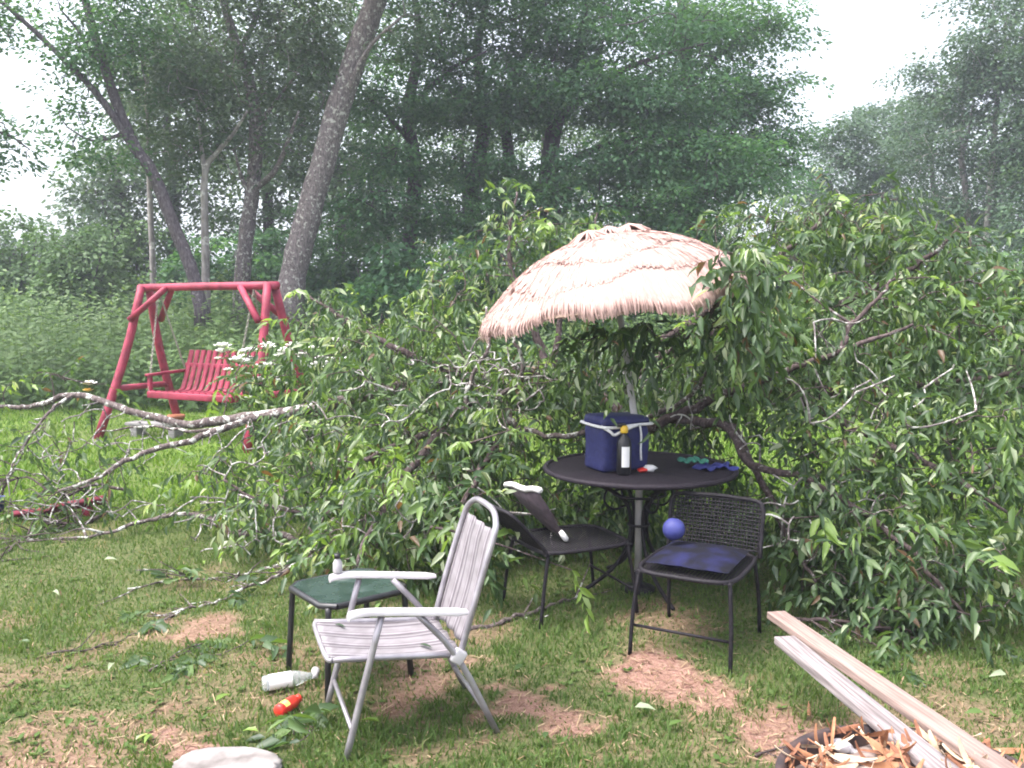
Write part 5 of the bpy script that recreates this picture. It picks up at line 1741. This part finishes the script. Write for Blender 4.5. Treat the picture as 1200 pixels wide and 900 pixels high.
branch('broken_branch', 'tangle of bare grey twigs beside the broken red board', [(125, 600, 6.5), (95, 615, 6.3), (60, 612, 6.2), (35, 632, 6.0), (10, 660, 5.6), (-20, 690, 5.2)], .016, 34, .36, m=TB, leaves=5)
branch('broken_branch', 'forked grey twigs sprawling at the left edge above the red board', [(150, 575, 6.6), (110, 568, 6.6), (70, 580, 6.4), (30, 560, 6.6), (-20, 570, 6.5)], .014, 30, .34, m=TB, leaves=8)
branch('broken_branch', 'pale stick leaning up at the left edge', [(2, 580, 6.6), (18, 545, 6.6), (38, 510, 6.7)], .013, 2, .15)
branch('broken_branch', 'leafy broken sprig lying on the lawn left of the red bottle', [(175, 790), (200, 775), (232, 765), (262, 772)], .006, 9, .14, leaves=7, m=TB)
branch('broken_branch', 'small leafy sprig on the grass below the red bottle', [(345, 858), (360, 854), (376, 858)], .004, 5, .08, leaves=4, m=TB)
branch('broken_branch', 'short dark stick on the ground near the left side of the lawn', [(55, 770), (120, 760), (160, 745)], .006, 3, .1, m=TB)
branch('broken_branch', 'thin leafless twig on the grass in front of the boards', [(885, 890), (920, 880), (955, 905)], .005, 2, .08, m=TB)
branch('broken_branch', 'pile of dark twigs under the right side of the fallen crown', [(900, 720, 4.4), (960, 725, 4.2), (1030, 735, 4.1), (1100, 760, 3.95)], .012, 26, .30, m=TB, leaves=16)

# single leaves blown onto the lawn
spots = [(137, 787), (30, 760), (85, 852), (160, 880), (175, 872), (222, 650), (128, 662), (240, 665), (440, 858), (700, 872), (640, 880), (560, 870), (60, 700), (310, 640), (780, 862), (850, 842), (300, 868), (470, 840), (740, 840),
         (25, 840), (250, 830), (395, 870), (600, 795), (660, 760), (1180, 800), (1120, 815), (1150, 845), (870, 800), (200, 690), (90, 725), (345, 700), (500, 700), (1040, 800), (980, 790)]
for k, (px, py) in enumerate(spots[::2] + spots[1:9:2]):
    g = gnd(px + random.uniform(-6, 6), py)
    a = random.random() * 6.28
    d = nrmz(np.array([math.cos(a), math.sin(a), .12]))
    o = place_leaf('fallen_leaf', leaf_meshes[[13, 9, 12, 13, 11, 6][k % 6]], np.array([g[0], g[1], float(gz(g[0], g[1])) + .035]), d, nrmz(np.array([random.uniform(-.4, .4), random.uniform(-.6, .2), 1])), .055 + .03 * random.random())
    pale = [13, 9, 12, 13, 11, 6][k % 6]
    if pale == 6:
        tag(o, 'dark green torn leaf lying loose on the lawn', 'leaf', 'dark loose leaves on the lawn')
    elif pale == 13:
        tag(o, 'pale upturned torn leaf lying loose on the lawn', 'leaf', 'pale loose leaves on the lawn')
    else:
        tag(o, 'light green torn leaf lying loose on the lawn', 'leaf', 'light green loose leaves on the lawn')
    o.scale.y *= 1.25
# leaves dropped on the chair seat
for (x, y), sc in (((.02, .36), .055), ((.30, .12), .06)):
    p = np.array([-.592, 2.912]) + A2 * x + np.array([-.342, .940]) * y
    o = place_leaf('fallen_leaf', leaf_meshes[1], np.array([p[0], p[1], .392 - .05 * (x + .05) / .49 - .005]), nrmz(np.array([.8, -.4, .05])), np.array([0, 0, 1.0]), sc)
    tag(o, 'dark leaf fallen on the front edge of the lawn chair seat' if x < .1 else 'dark leaf fallen on the rear of the lawn chair seat', 'leaf')

# ------------------------------------------------------------------ haze volume over the distance, added also to mimic lens glare and lift blacks
HAZE = 0.0022
hm = bpy.data.materials.new('haze_air')
hm.use_nodes = True
hn = hm.node_tree
hn.nodes.clear()
ho = hn.nodes.new('ShaderNodeOutputMaterial')
hv = hn.nodes.new('ShaderNodeVolumePrincipled')
hv.inputs['Color'].default_value = (.79, .83, 1.0, 1)
hv.inputs['Density'].default_value = HAZE
hv.inputs['Anisotropy'].default_value = .2
hn.links.new(hv.outputs['Volume'], ho.inputs['Volume'])
mb = MB().box((1400, 1300, 26), (0, 350, 12))
tag(mb.build('haze', hm), 'thin pale blue damp air over the yard and wood', None, None, 'stuff')
